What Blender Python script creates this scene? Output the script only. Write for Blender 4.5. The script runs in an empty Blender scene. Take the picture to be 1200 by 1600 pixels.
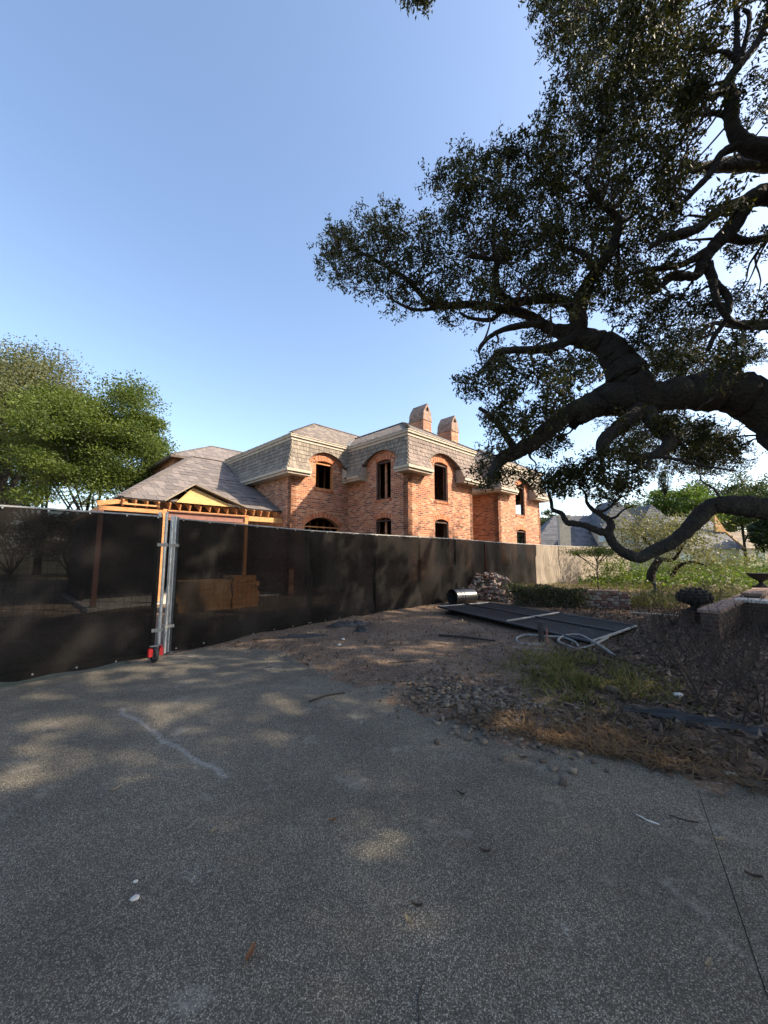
import bpy, bmesh, math, random
import numpy as np
from mathutils import Vector, Matrix
from mathutils.geometry import tessellate_polygon
random.seed(7); NR = np.random.default_rng(7)
SC = bpy.context.scene; COL = SC.collection
R = math.radians
# ------------------------------------------------------------------ camera, sky, sun, exposure
CAM_H, TILT, FPX = 1.6, R(6.5), 600.0
cam_d = bpy.data.cameras.new('camera'); cam = bpy.data.objects.new('camera', cam_d); COL.objects.link(cam)
cam_d.sensor_fit = 'VERTICAL'; cam_d.sensor_height = 36; cam_d.lens = FPX / 1600 * 36
cam_d.clip_start = 0.05; cam_d.clip_end = 2000
cam.location = (0, 0, CAM_H); cam.rotation_euler = (R(90) + TILT, 0, 0); SC.camera = cam
SUN_EL, SUN_ROT = R(36), R(99)
SUNV = Vector((math.sin(SUN_ROT) * math.cos(SUN_EL), math.cos(SUN_ROT) * math.cos(SUN_EL), math.sin(SUN_EL)))
w = bpy.data.worlds.new('World'); SC.world = w; w.use_nodes = True
wn = w.node_tree.nodes; sky = wn.new('ShaderNodeTexSky'); sky.sky_type = 'NISHITA'; sky.sun_disc = False
sky.sun_elevation = SUN_EL; sky.sun_rotation = SUN_ROT
sky.air_density = 1.0; sky.dust_density = 2.0; sky.ozone_density = 1.3; sky.altitude = 0
w.node_tree.links.new(sky.outputs[0], wn['Background'].inputs[0]); wn['Background'].inputs[1].default_value = 0.15
sd = bpy.data.lights.new('sun', 'SUN'); sd.energy = 4.2; sd.angle = R(0.5); sd.color = (1.0, 0.84, 0.64)
sun = bpy.data.objects.new('sun', sd); COL.objects.link(sun); sun.rotation_euler = SUNV.to_track_quat('Z', 'Y').to_euler()
SC.view_settings.view_transform = 'Standard'; SC.view_settings.look = 'None'
SC.view_settings.exposure = 1.28; SC.view_settings.gamma = 1.0
SC.cycles.max_bounces = 8; SC.cycles.transparent_max_bounces = 24

def ray(px, py):
    x = (px - 600) / FPX; y = (800 - py) / FPX
    return x, math.cos(TILT) - y * math.sin(TILT), math.sin(TILT) + y * math.cos(TILT)
def at(px, py, d):
    r = ray(px, py); k = d / r[1]; return Vector((r[0] * k, d, CAM_H + r[2] * k))
def gp(px, py, z=0.0):
    r = ray(px, py); k = (z - CAM_H) / r[2]; return Vector((r[0] * k, r[1] * k, z))
def project(P):
    x, y, z = P[:, 0], P[:, 1], P[:, 2] - CAM_H
    yc = y * math.cos(TILT) + z * math.sin(TILT); zc = -y * math.sin(TILT) + z * math.cos(TILT)
    yc = np.where(yc < 1e-3, 1e-3, yc)
    return 600 + FPX * x / yc, 800 - FPX * zc / yc, yc
# ------------------------------------------------------------------ helpers
def tag(o, label=None, cat=None, group=None, kind=None):
    if label: o['label'] = label
    if cat: o['category'] = cat
    if group: o['group'] = group
    if kind: o['kind'] = kind
    return o
def empty(name, loc=(0, 0, 0), rz=0.0, label=None, cat=None, group=None):
    o = bpy.data.objects.new(name, None); COL.objects.link(o); o.location = loc; o.rotation_euler = (0, 0, rz)
    o.empty_display_size = 0.2
    return tag(o, label, cat, group)
def copy_tree(o, parent=None):
    c = o.copy(); COL.objects.link(c)
    if parent: c.parent = parent
    for ch in list(o.children): copy_tree(ch, c)
    return c
class MB:
    def __init__(s): s.v = []; s.f = []; s.second = []; s.mat2 = None
    def poly(s, pts):
        n = len(s.v); s.v += [tuple(p) for p in pts]; s.f.append(tuple(range(n, n + len(pts))))
    def box(s, c, d, M=None):
        n = len(s.v)
        for z in (-.5, .5):
            for x, y in ((-.5, -.5), (.5, -.5), (.5, .5), (-.5, .5)):
                p = Vector((x * d[0], y * d[1], z * d[2]))
                if M is not None: p = M @ p
                s.v.append((p[0] + c[0], p[1] + c[1], p[2] + c[2]))
        for q in ((3, 2, 1, 0), (4, 5, 6, 7), (0, 1, 5, 4), (1, 2, 6, 5), (2, 3, 7, 6), (3, 0, 4, 7)): s.f.append(tuple(n + i for i in q))
    def span(s, a, b): s.box([(a[i] + b[i]) / 2 for i in range(3)], [abs(b[i] - a[i]) for i in range(3)])
    def beam(s, a, b, wd, ht, up=(0, 0, 1)):
        a = Vector(a); b = Vector(b); d = (b - a); L = d.length; d.normalize()
        u = Vector(up); sx = d.cross(u)
        if sx.length < 1e-4: sx = d.cross(Vector((1, 0, 0)))
        sx.normalize(); uu = sx.cross(d)
        M = Matrix((sx, d, uu)).transposed()
        s.box((a + b) / 2, (wd, L, ht), M)
    def prism(s, pts2, z0, z1, M=None):
        n = len(s.v); k = len(pts2)
        A = sum(pts2[i][0] * pts2[(i + 1) % k][1] - pts2[(i + 1) % k][0] * pts2[i][1] for i in range(k))
        if A < 0: pts2 = pts2[::-1]
        for z in (z0, z1):
            for x, y in pts2:
                p = Vector((x, y, z)); p = M @ p if M is not None else p; s.v.append(tuple(p))
        s.f.append(tuple(n + i for i in range(k))[::-1]); s.f.append(tuple(n + k + i for i in range(k)))
        for i in range(k): j = (i + 1) % k; s.f.append((n + i, n + j, n + k + j, n + k + i))
    def tube(s, pts, rad, sides=6, cap=True, jit=0.0):
        pts = [Vector(p) for p in pts]
        if not hasattr(rad, '__len__'): rad = [rad] * len(pts)
        n0 = len(s.v); prev = None
        for i, p in enumerate(pts):
            d = pts[min(i + 1, len(pts) - 1)] - pts[max(i - 1, 0)]
            if d.length < 1e-9: d = Vector((0, 0, 1))
            d.normalize()
            if prev is None:
                a = d.cross(Vector((0, 0, 1)))
                if a.length < .1: a = d.cross(Vector((1, 0, 0)))
            else: a = prev - d * prev.dot(d)
            a.normalize(); prev = a; b = d.cross(a)
            for k in range(sides):
                t = 2 * math.pi * k / sides; r = rad[i] * (1 + (random.uniform(-jit, jit) if jit else 0))
                s.v.append(tuple(p + a * (math.cos(t) * r) + b * (math.sin(t) * r)))
        for i in range(len(pts) - 1):
            for k in range(sides):
                q = n0 + i * sides; k2 = (k + 1) % sides
                s.f.append((q + k, q + k2, q + sides + k2, q + sides + k))
        if cap:
            s.f.append(tuple(n0 + k for k in range(sides))[::-1]); q = n0 + (len(pts) - 1) * sides
            s.f.append(tuple(q + k for k in range(sides)))
    def lathe(s, prof, c=(0, 0, 0), sides=20, M=None):
        n0 = len(s.v)
        for r, z in prof:
            for k in range(sides):
                t = 2 * math.pi * k / sides; p = Vector((r * math.cos(t), r * math.sin(t), z))
                if M is not None: p = M @ p
                s.v.append((p[0] + c[0], p[1] + c[1], p[2] + c[2]))
        for i in range(len(prof) - 1):
            for k in range(sides):
                q = n0 + i * sides; k2 = (k + 1) % sides
                s.f.append((q + k, q + k2, q + sides + k2, q + sides + k))
    def mesh(s, name, smooth=False, uv=False):
        m = bpy.data.meshes.new(name); m.from_pydata(s.v, [], s.f); m.update()
        if smooth: m.polygons.foreach_set('use_smooth', [True] * len(m.polygons))
        if uv:
            L = m.uv_layers.new(name='UVMap'); buf = []
            for p in m.polygons:
                n = p.normal
                for vi in p.vertices:
                    c = m.vertices[vi].co
                    if abs(n.z) > .75: buf += [c.x, c.y]
                    elif abs(n.x) > abs(n.y): buf += [c.y + .37, c.z]
                    else: buf += [c.x, c.z]
            L.data.foreach_set('uv', buf)
        return m
    def build(s, name, mat, parent=None, smooth=False, uv=False, kind=None):
        m = s.mesh(name, smooth, uv); m.materials.append(mat)
        if s.second:
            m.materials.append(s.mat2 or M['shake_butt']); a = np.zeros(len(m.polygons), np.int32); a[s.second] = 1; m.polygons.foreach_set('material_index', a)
        o = bpy.data.objects.new(name, m); COL.objects.link(o)
        if parent: o.parent = parent
        if kind: o['kind'] = kind
        return o
def np_mesh(name, V, F, mat, parent=None, smooth=False, kind=None):
    """V (n,3), F (m,k) equal-size faces."""
    m = bpy.data.meshes.new(name); k = F.shape[1]
    m.vertices.add(len(V)); m.vertices.foreach_set('co', V.astype(np.float32).ravel())
    m.loops.add(F.size); m.loops.foreach_set('vertex_index', F.astype(np.int32).ravel())
    m.polygons.add(len(F)); m.polygons.foreach_set('loop_start', np.arange(0, F.size, k, dtype=np.int32))
    m.polygons.foreach_set('loop_total', np.full(len(F), k, dtype=np.int32))
    if smooth: m.polygons.foreach_set('use_smooth', np.ones(len(F), bool))
    m.update(calc_edges=True); m.validate(); m.materials.append(mat)
    o = bpy.data.objects.new(name, m); COL.objects.link(o)
    if parent: o.parent = parent
    if kind: o['kind'] = kind
    return o
def unit(A): return A / np.maximum(np.linalg.norm(A, axis=1, keepdims=True), 1e-9)
def leaves(name, Cn, Ax, Ln, Wd, mat, parent=None, kind='stuff', flat=None):
    """one diamond-shaped, slightly folded blade per centre."""
    n = len(Cn); Ax = unit(Ax); rnd = NR.normal(size=(n, 3))
    if flat is not None: rnd = rnd * (1 - flat) + np.cross(Ax, np.array([0, 0, 1.0]))[:, :] * flat * 3
    B = unit(np.cross(Ax, np.cross(rnd, Ax)) + 1e-6); Nn = np.cross(Ax, B)
    Ln = np.broadcast_to(np.asarray(Ln, float), (n,)).reshape(-1, 1) * NR.uniform(.55, 1.4, (n, 1))
    Wd = np.broadcast_to(np.asarray(Wd, float), (n,)).reshape(-1, 1) * NR.uniform(.75, 1.2, (n, 1))
    V = np.empty((n, 4, 3)); V[:, 0] = Cn - Ax * Ln * .5; V[:, 2] = Cn + Ax * Ln * .5
    V[:, 1] = Cn + B * Wd * .5 + Nn * Wd * .22 - Ax * Ln * .05; V[:, 3] = Cn - B * Wd * .5 + Nn * Wd * .22 - Ax * Ln * .05
    return np_mesh(name, V.reshape(-1, 3), np.arange(4 * n).reshape(n, 4), mat, parent, kind=kind)
# ------------------------------------------------------------------ materials
MATS = {}
class NT:
    def __init__(s, name):
        s.m = bpy.data.materials.new(name); s.m.use_nodes = True; s.t = s.m.node_tree; s.b = s.t.nodes['Principled BSDF']; s.out = s.t.nodes['Material Output']
    def n(s, typ, **kw):
        x = s.t.nodes.new('ShaderNode' + typ)
        for k, v in kw.items():
            if k.startswith('i_'): x.inputs[k[2:].replace('_', ' ')].default_value = v
            else: setattr(x, k, v)
        return x
    def l(s, a, b): s.t.links.new(a, b)
    def coord(s, kind='Object', scale=None):
        c = s.n('TexCoord').outputs[kind]
        if scale is not None:
            mp = s.n('Mapping'); mp.inputs['Scale'].default_value = scale; s.l(c, mp.inputs[0]); return mp.outputs[0]
        return c
    def noise(s, vec, scale, detail=4, rough=.55, out='Fac'):
        x = s.n('TexNoise'); x.inputs['Scale'].default_value = scale; x.inputs['Detail'].default_value = detail; x.inputs['Roughness'].default_value = rough
        if vec is not None: s.l(vec, x.inputs['Vector'])
        return x.outputs[out]
    def ramp(s, fac, stops, interp='LINEAR'):
        r = s.n('ValToRGB'); e = r.color_ramp; e.interpolation = interp
        while len(e.elements) < len(stops): e.elements.new(.5)
        for el, (p, c) in zip(e.elements, stops):
            el.position = p; el.color = (*c, 1) if len(c) == 3 else c
        s.l(fac, r.inputs[0]); return r.outputs[0]
    def mix(s, fac, a, b, mode='MIX'):
        x = s.n('Mix', data_type='RGBA', blend_type=mode)
        if isinstance(fac, (int, float)): x.inputs[0].default_value = fac
        else: s.l(fac, x.inputs[0])
        for i, v in ((6, a), (7, b)):
            if isinstance(v, tuple): x.inputs[i].default_value = (*v, 1)
            else: s.l(v, x.inputs[i])
        return x.outputs[2]
    def math(s, op, a, b=0.0, clamp=False):
        x = s.n('Math', operation=op, use_clamp=clamp)
        for i, v in ((0, a), (1, b)):
            if isinstance(v, (int, float)): x.inputs[i].default_value = v
            else: s.l(v, x.inputs[i])
        return x.outputs[0]
    def bump(s, h, strength=.5, dist=.01, nrm=None):
        b = s.n('Bump'); b.inputs['Strength'].default_value = strength; b.inputs['Distance'].default_value = dist; s.l(h, b.inputs['Height'])
        if nrm is not None: s.l(nrm, b.inputs['Normal'])
        s.l(b.outputs[0], s.b.inputs['Normal']); return b.outputs[0]
    def done(s, col=None, rough=.85, metal=0, spec=None):
        if col is not None:
            if isinstance(col, tuple): s.b.inputs['Base Color'].default_value = (*col, 1)
            else: s.l(col, s.b.inputs['Base Color'])
        if isinstance(rough, (int, float)): s.b.inputs['Roughness'].default_value = rough
        else: s.l(rough, s.b.inputs['Roughness'])
        s.b.inputs['Metallic'].default_value = metal
        if spec is not None: s.b.inputs['Specular IOR Level'].default_value = spec
        return s.m
def simple(name, col, rough=.8, metal=0, var=.25, scale=6.0, bump=.15, stretch=(1, 1, 1)):
    t = NT(name); c = t.coord('Object', stretch); nz = t.noise(c, scale, 5)
    lo = tuple(x * (1 - var) for x in col); hi = tuple(min(1, x * (1 + var)) for x in col)
    t.bump(t.noise(c, scale * 6, 4), bump, .01)
    return t.done(t.ramp(nz, [(.3, lo), (.7, hi)]), rough, metal)
def island(name, cols, rough=.85, scale=20, bump=.3, stretch=(1, 1, 1), grain=.35):
    """colour picked per piece, then grain"""
    t = NT(name); r = t.n('NewGeometry').outputs['Random Per Island']
    c = t.coord('Object', stretch); nz = t.noise(c, scale, 5)
    n = len(cols); base = t.ramp(r, [(i / n, cc) for i, cc in enumerate(cols)], 'CONSTANT')
    g = t.ramp(nz, [(.25, (1 - grain,) * 3), (.75, (1 + grain * .5,) * 3)])
    t.bump(nz, bump, .01)
    return t.done(t.mix(1.0, base, g, 'MULTIPLY'), rough)
def leafmat(name, cols, trans=.35, rough=.55):
    t = NT(name); r = t.n('NewGeometry').outputs['Random Per Island']
    n = len(cols); col = t.ramp(r, [(i / max(1, n - 1), c) for i, c in enumerate(cols)])
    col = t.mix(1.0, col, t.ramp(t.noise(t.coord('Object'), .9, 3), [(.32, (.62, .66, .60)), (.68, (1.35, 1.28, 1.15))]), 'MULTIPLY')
    t.done(col, rough, 0, .3)
    tr = t.n('BsdfTranslucent'); t.l(t.mix(1.0, col, (1.25, 1.35, .55), 'MULTIPLY'), tr.inputs[0])
    mx = t.n('MixShader'); mx.inputs[0].default_value = trans
    t.l(t.b.outputs[0], mx.inputs[1]); t.l(tr.outputs[0], mx.inputs[2]); t.l(mx.outputs[0], t.out.inputs[0])
    return t.m
def brickmat(name, pal, mortar, bw=.235, rh=.08, ms=.012, grime=.3):
    t = NT(name); uv = t.n('UVMap').outputs[0]
    wob = t.noise(uv, 3.0, 3, out='Color'); va = t.n('VectorMath', operation='MULTIPLY_ADD'); t.l(wob, va.inputs[0]); va.inputs[1].default_value = (.012, .008, 0); t.l(uv, va.inputs[2])
    b = t.n('TexBrick'); b.inputs['Scale'].default_value = 1; b.inputs['Brick Width'].default_value = bw; b.inputs['Row Height'].default_value = rh
    b.inputs['Mortar Size'].default_value = ms; b.inputs['Mortar Smooth'].default_value = .25; b.inputs['Color1'].default_value = (0, 0, 0, 1); b.inputs['Color2'].default_value = (1, 1, 1, 1); b.inputs['Mortar'].default_value = (.5, .5, .5, 1)
    t.l(va.outputs[0], b.inputs['Vector'])
    n = len(pal); col = t.ramp(b.outputs['Color'], [(i / n, c) for i, c in enumerate(pal)], 'CONSTANT')
    fine = t.noise(uv, 60, 4); col = t.mix(1.0, col, t.ramp(fine, [(.2, (.72,) * 3), (.8, (1.18,) * 3)]), 'MULTIPLY')
    big = t.noise(uv, .9, 5); col = t.mix(1.0, col, t.ramp(big, [(.3, (1 - grime,) * 3), (.65, (1.08,) * 3)]), 'MULTIPLY')
    col = t.mix(b.outputs['Fac'], col, mortar)
    h = t.math('SUBTRACT', t.math('MULTIPLY', fine, .35), b.outputs['Fac']); t.bump(h, .9, .008)
    return t.done(col, .9)
M = {}
M['brick'] = brickmat('brick', [(.46, .15, .068), (.54, .21, .10), (.40, .12, .055), (.58, .27, .15), (.50, .17, .075), (.20, .065, .04), (.52, .185, .085), (.27, .085, .045), (.44, .145, .065), (.24, .08, .05), (.60, .31, .19)], (.42, .31, .22))
M['garden_brick'] = brickmat('garden_brick', [(.085, .032, .02), (.11, .05, .032), (.07, .028, .018), (.10, .06, .04), (.05, .028, .02)], (.09, .075, .06), grime=.5)
M['arch_brick'] = island('arch_brick', [(.46, .15, .068), (.54, .21, .10), (.40, .12, .055), (.50, .17, .075), (.56, .25, .14)], .9)
M['loose_brick'] = island('loose_brick', [(.30, .14, .10), (.38, .22, .16), (.22, .11, .085), (.42, .30, .24), (.27, .17, .13), (.34, .25, .20), (.20, .15, .13)], .92, 30, .5, grain=.5)
def per_obj_brick():
    t = NT('wall_brick'); r = t.n('ObjectInfo').outputs['Random']; nz = t.noise(t.coord('Object'), 26, 5)
    cols = [(.25, .13, .10), (.33, .23, .18), (.20, .11, .085), (.38, .31, .26), (.27, .19, .15), (.31, .25, .21)]
    base = t.ramp(r, [(i / len(cols), c) for i, c in enumerate(cols)], 'CONSTANT')
    t.bump(nz, .6, .01); return t.done(t.mix(1.0, base, t.ramp(nz, [(.25, (.5,) * 3), (.75, (1.2,) * 3)]), 'MULTIPLY'), .92)
M['wall_brick'] = per_obj_brick()
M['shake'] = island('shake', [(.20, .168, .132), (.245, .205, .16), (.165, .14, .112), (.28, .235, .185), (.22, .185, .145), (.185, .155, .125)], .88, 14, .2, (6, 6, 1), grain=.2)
M['shake_mauve'] = island('shake_mauve', [(.20, .158, .135), (.235, .185, .158), (.17, .138, .12), (.26, .205, .175), (.185, .152, .132)], .88, 14, .2, (6, 6, 1), grain=.2)
M['garage_shake'] = island('garage_shake', [(.15, .128, .118), (.175, .15, .137), (.13, .112, .104), (.19, .162, .148), (.145, .125, .115)], .88, 10, .15, (4, 4, 1), grain=.2)
M['roof_shake'] = island('roof_shake', [(.15, .125, .105), (.19, .155, .125), (.12, .10, .085), (.23, .19, .155), (.17, .14, .115)], .9, 14, .5, (5, 5, 2))
M['slate'] = island('slate', [(.085, .09, .105), (.10, .105, .12), (.07, .075, .088), (.115, .12, .13)], .8, 8, .3)
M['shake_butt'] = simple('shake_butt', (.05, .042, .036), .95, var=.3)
M['deck'] = simple('deck', (.10, .08, .065), .9)
M['trim'] = simple('trim', (.43, .37, .295), .75, var=.15, scale=4)
M['lumber'] = simple('lumber', (.46, .21, .08), .8, var=.3, scale=5, stretch=(1, 1, 4))
M['lumber_pale'] = simple('lumber_pale', (.46, .25, .10), .8, var=.25, scale=5)
M['ply'] = simple('ply', (.55, .36, .15), .85, var=.2, scale=9, stretch=(1, 1, 3))
M['primer'] = simple('primer', (.20, .085, .065), .6, var=.2, scale=5)
M['dark_wood'] = simple('dark_wood', (.07, .04, .03), .85, var=.4)
M['stud'] = simple('stud', (.42, .20, .11), .85, var=.3)
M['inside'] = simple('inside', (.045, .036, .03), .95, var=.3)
M['metal'] = simple('metal', (.40, .41, .42), .42, .8, var=.25, scale=14, bump=.05)
M['metal_dull'] = simple('metal_dull', (.21, .21, .20), .6, .25, var=.3, scale=14, bump=.1)
M['black_metal'] = simple('black_metal', (.016, .016, .018), .5, 0, var=.3, bump=.05)
M['wire'] = simple('wire', (.02, .02, .023), .5, .2)
M['rubber'] = simple('rubber', (.018, .018, .018), .7, 0, var=.3, scale=20)
M['red_paint'] = simple('red_paint', (.55, .015, .02), .4, 0, var=.15, scale=10)
M['black_plastic'] = simple('black_plastic', (.012, .013, .015), .32, 0, var=.3, scale=5, bump=.05)
M['white_stone'] = simple('white_stone', (.5, .47, .42), .9, var=.25, scale=12)
M['cap_stone'] = simple('cap_stone', (.24, .165, .125), .95, var=.4, scale=4, bump=.4)
M['coping'] = simple('coping', (.22, .145, .11), .92, var=.35, scale=7, bump=.5)
M['dark_stone'] = simple('dark_stone', (.022, .018, .015), .95, var=.45, scale=12, bump=.6)
M['stucco'] = simple('stucco', (.40, .35, .28), .92, var=.15, scale=3)
M['pane'] = simple('pane', (.22, .29, .36), .15, 0, var=.2, scale=2, bump=0)
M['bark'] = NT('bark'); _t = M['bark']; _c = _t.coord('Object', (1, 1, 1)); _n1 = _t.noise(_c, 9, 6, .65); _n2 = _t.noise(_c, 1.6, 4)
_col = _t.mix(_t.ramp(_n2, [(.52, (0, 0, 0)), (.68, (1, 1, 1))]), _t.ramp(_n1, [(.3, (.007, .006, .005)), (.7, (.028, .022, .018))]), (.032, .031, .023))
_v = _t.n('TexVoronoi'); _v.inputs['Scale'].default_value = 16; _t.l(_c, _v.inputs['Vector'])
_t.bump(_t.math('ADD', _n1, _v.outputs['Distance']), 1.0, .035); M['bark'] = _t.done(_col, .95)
M['twig'] = simple('twig', (.055, .042, .034), .95, var=.35, scale=15)
M['dead_stem'] = simple('dead_stem', (.03, .021, .016), .95, var=.4, scale=12)
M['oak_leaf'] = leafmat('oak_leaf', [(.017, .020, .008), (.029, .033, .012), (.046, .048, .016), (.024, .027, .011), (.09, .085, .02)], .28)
M['grey_leaf'] = leafmat('grey_leaf', [(.07, .08, .035), (.10, .108, .05), (.125, .128, .065), (.075, .09, .038)], .3)
M['bright_leaf'] = leafmat('bright_leaf', [(.055, .085, .018), (.085, .12, .025), (.115, .15, .036), (.065, .09, .025)], .4)
M['dark_leaf'] = leafmat('dark_leaf', [(.022, .035, .014), (.036, .052, .02), (.05, .066, .028)], .25)
M['far_leaf'] = leafmat('far_leaf', [(.04, .058, .022), (.06, .082, .028), (.075, .098, .036), (.05, .07, .03)], .3)
M['lime_leaf'] = leafmat('lime_leaf', [(.05, .085, .014), (.075, .12, .02), (.095, .145, .028), (.035, .06, .015)], .4)
M['lichen_leaf'] = leafmat('lichen_leaf', [(.13, .13, .075), (.17, .165, .10), (.10, .11, .05), (.15, .13, .09)], .3)
M['ivy_leaf'] = leafmat('ivy_leaf', [(.03, .04, .02), (.05, .06, .028), (.075, .08, .045)], .25)
M['moss'] = leafmat('moss', [(.13, .135, .10), (.17, .17, .125), (.10, .105, .08)], .3)
M['litter'] = leafmat('litter', [(.022, .015, .011), (.05, .031, .022), (.12, .08, .06), (.035, .023, .017), (.09, .058, .044), (.26, .195, .155)], .1, .8)
M['straw'] = leafmat('straw', [(.12, .07, .035), (.20, .13, .07), (.08, .05, .03), (.16, .105, .06)], .2, .8)
M['grass'] = leafmat('grass', [(.055, .066, .02), (.085, .095, .028), (.23, .18, .085), (.048, .06, .018), (.15, .135, .052)], .3)
M['red_leaf'] = leafmat('red_leaf', [(.16, .065, .03), (.2, .09, .04)], .15, .6)
M['tan_leaf'] = leafmat('tan_leaf', [(.26, .20, .13), (.32, .25, .17)], .15, .7)
# screen fabric: woven, dusty, lets a share of the view through
_t = NT('screen'); _c = _t.coord('Object'); _w1 = _t.noise(_t.coord('Object', (3, 3, 160)), 3, 3); _w2 = _t.noise(_c, 1.1, 5); _w3 = _t.noise(_t.coord('Object', (130, 130, 8)), 2, 2)
_g = _t.mix(_t.ramp(_w2, [(.4, (0, 0, 0)), (.7, (1, 1, 1))]), (.0045, .0046, .005), (.0175, .016, .0148))
_t.bump(_t.math('ADD', _w1, _w3), .35, .004); _t.done(_g, .6, 0, .06)
_t.b.inputs['Specular Tint'].default_value = (1, .84, .68, 1)
_tr = _t.n('BsdfTransparent'); _mx = _t.n('MixShader'); _f = _t.ramp(_t.math('MULTIPLY', _w1, _w3), [(.1, (.008,) * 3), (.4, (.075,) * 3)])
_t.l(_f, _mx.inputs[0]); _t.l(_t.b.outputs[0], _mx.inputs[1]); _t.l(_tr.outputs[0], _mx.inputs[2]); _t.l(_mx.outputs[0], _t.out.inputs[0]); M['screen'] = _t.m
M['sunlit_screen'] = simple('sunlit_screen', (.20, .165, .125), .9, var=.35, scale=2.5, bump=.3, stretch=(5, 5, .6))  # lit copy of the black screen: sunshine on the mesh painted as tan
M['matte_cloth'] = simple('matte_cloth', (.012, .012, .014), .9, 0, var=.3, scale=4)
M['tarp'] = simple('tarp', (.022, .021, .021), .6, 0, var=.35, scale=4)
# exposed-aggregate concrete
_t = NT('concrete'); _c = _t.coord('Object')
_v1 = _t.n('TexVoronoi'); _v1.inputs['Scale'].default_value = 165; _t.l(_c, _v1.inputs['Vector'])
_v2 = _t.n('TexVoronoi'); _v2.inputs['Scale'].default_value = 340; _t.l(_c, _v2.inputs['Vector'])
_peb = _t.ramp(_v1.outputs['Color'], [(.05, (.052, .044, .032)), (.4, (.148, .130, .098)), (.68, (.24, .212, .16)), (.94, (.40, .355, .272))])
_mor = _t.ramp(_v1.outputs['Distance'], [(.35, (0, 0, 0)), (.62, (1, 1, 1))])
_col = _t.mix(_mor, _peb, (.064, .056, .041))
_grit = _t.ramp(_v2.outputs['Color'], [(.1, (.45,) * 3), (.9, (1.55,) * 3)]); _col = _t.mix(.85, _col, _grit, 'MULTIPLY')
_bl = _t.noise(_c, .8, 7, .68); _col = _t.mix(1.0, _col, _t.ramp(_bl, [(.28, (.55,) * 3), (.72, (1.4,) * 3)]), 'MULTIPLY')
_st = _t.noise(_c, 2.3, 6, .7); _col = _t.mix(_t.math('MULTIPLY', _t.ramp(_st, [(.58, (0,) * 3), (.74, (1,) * 3)]), .55), _col, (.33, .30, .255))
# chalky scraped line left on the slab
_sx = _t.n('SeparateXYZ'); _t.l(_c, _sx.inputs[0])
_a = gp(185, 1108); _b = gp(352, 1216); _d = (_b - _a); _Ln = _d.length; _d = _d / _Ln
_ux = _t.math('ADD', _t.math('MULTIPLY', _sx.outputs[0], _d.x), _t.math('SUBTRACT', _t.math('MULTIPLY', _sx.outputs[1], _d.y), _a.x * _d.x + _a.y * _d.y))
_vx = _t.math('ADD', _t.math('MULTIPLY', _sx.outputs[0], -_d.y), _t.math('SUBTRACT', _t.math('MULTIPLY', _sx.outputs[1], _d.x), -_a.x * _d.y + _a.y * _d.x))
_wob = _t.math('MULTIPLY', _t.math('SUBTRACT', _t.noise(_c, 3.5, 4), .5), .16)
_dist = _t.math('ABSOLUTE', _t.math('ADD', _vx, _wob))
_in = _t.math('MULTIPLY', _t.math('GREATER_THAN', _ux, 0.0), _t.math('LESS_THAN', _ux, _Ln))
_line = _t.math('MULTIPLY', _t.ramp(_dist, [(.006, (1,) * 3), (.035, (0,) * 3)]), _in)
_line = _t.math('MULTIPLY', _line, _t.ramp(_t.noise(_c, 45, 3), [(.35, (.2,) * 3), (.6, (1,) * 3)]))
_sc = _t.math('MULTIPLY', _t.ramp(_t.noise(_c, 1.7, 3), [(.62, (0,) * 3), (.70, (1,) * 3)]), _t.ramp(_t.noise(_c, 30, 5, .7), [(.52, (0,) * 3), (.62, (1,) * 3)])); _col = _t.mix(_t.math('MULTIPLY', _sc, .6), _col, (.40, .38, .34))
_col = _t.mix(_t.math('MULTIPLY', _line, .6), _col, (.33, .32, .30))
_h = _t.math('SUBTRACT', _t.math('MULTIPLY', _v2.outputs['Distance'], -.3), _v1.outputs['Distance'])
_t.bump(_h, .8, .006); M['concrete'] = _t.done(_col, .9)
# bare dirt with crushed stone and leaf mould
_t = NT('dirt'); _c = _t.coord('Object'); _n1 = _t.noise(_c, 1.0, 6, .6); _n2 = _t.noise(_c, 26, 5, .7); _v1 = _t.n('TexVoronoi'); _v1.inputs['Scale'].default_value = 46; _t.l(_c, _v1.inputs['Vector'])
_col = _t.ramp(_n1, [(.25, (.075, .045, .026)), (.5, (.145, .093, .056)), (.75, (.22, .15, .092))])
_col = _t.mix(1.0, _col, _t.ramp(_n2, [(.25, (.45,) * 3), (.75, (1.4,) * 3)]), 'MULTIPLY')
_col = _t.mix(_t.ramp(_v1.outputs['Color'], [(.80, (0,) * 3), (.82, (.8,) * 3)]), _col, (.23, .20, .175))
_t.bump(_t.math('SUBTRACT', _n2, _v1.outputs['Distance']), .8, .02); M['dirt'] = _t.done(_col, .95)
_t = NT('yard'); _c = _t.coord('Object'); _n1 = _t.noise(_c, .12, 6, .6); _n2 = _t.noise(_c, 9, 5, .7)
_col = _t.ramp(_n1, [(.35, (.17, .13, .09)), (.5, (.12, .11, .055)), (.65, (.065, .085, .03))])
_col = _t.mix(1.0, _col, _t.ramp(_n2, [(.25, (.6,) * 3), (.75, (1.3,) * 3)]), 'MULTIPLY'); _t.bump(_n2, .6, .04); M['yard'] = _t.done(_col, .95)
_t = NT('lawn'); _c = _t.coord('Object'); _n2 = _t.noise(_c, 7, 6, .7)
_t.bump(_n2, .7, .04); M['lawn'] = _t.done(_t.ramp(_n2, [(.25, (.055, .08, .02)), (.7, (.14, .17, .045))]), .95)
_t = NT('path_gravel'); _c = _t.coord('Object'); _v = _t.n('TexVoronoi'); _v.inputs['Scale'].default_value = 18; _t.l(_c, _v.inputs['Vector'])
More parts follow.
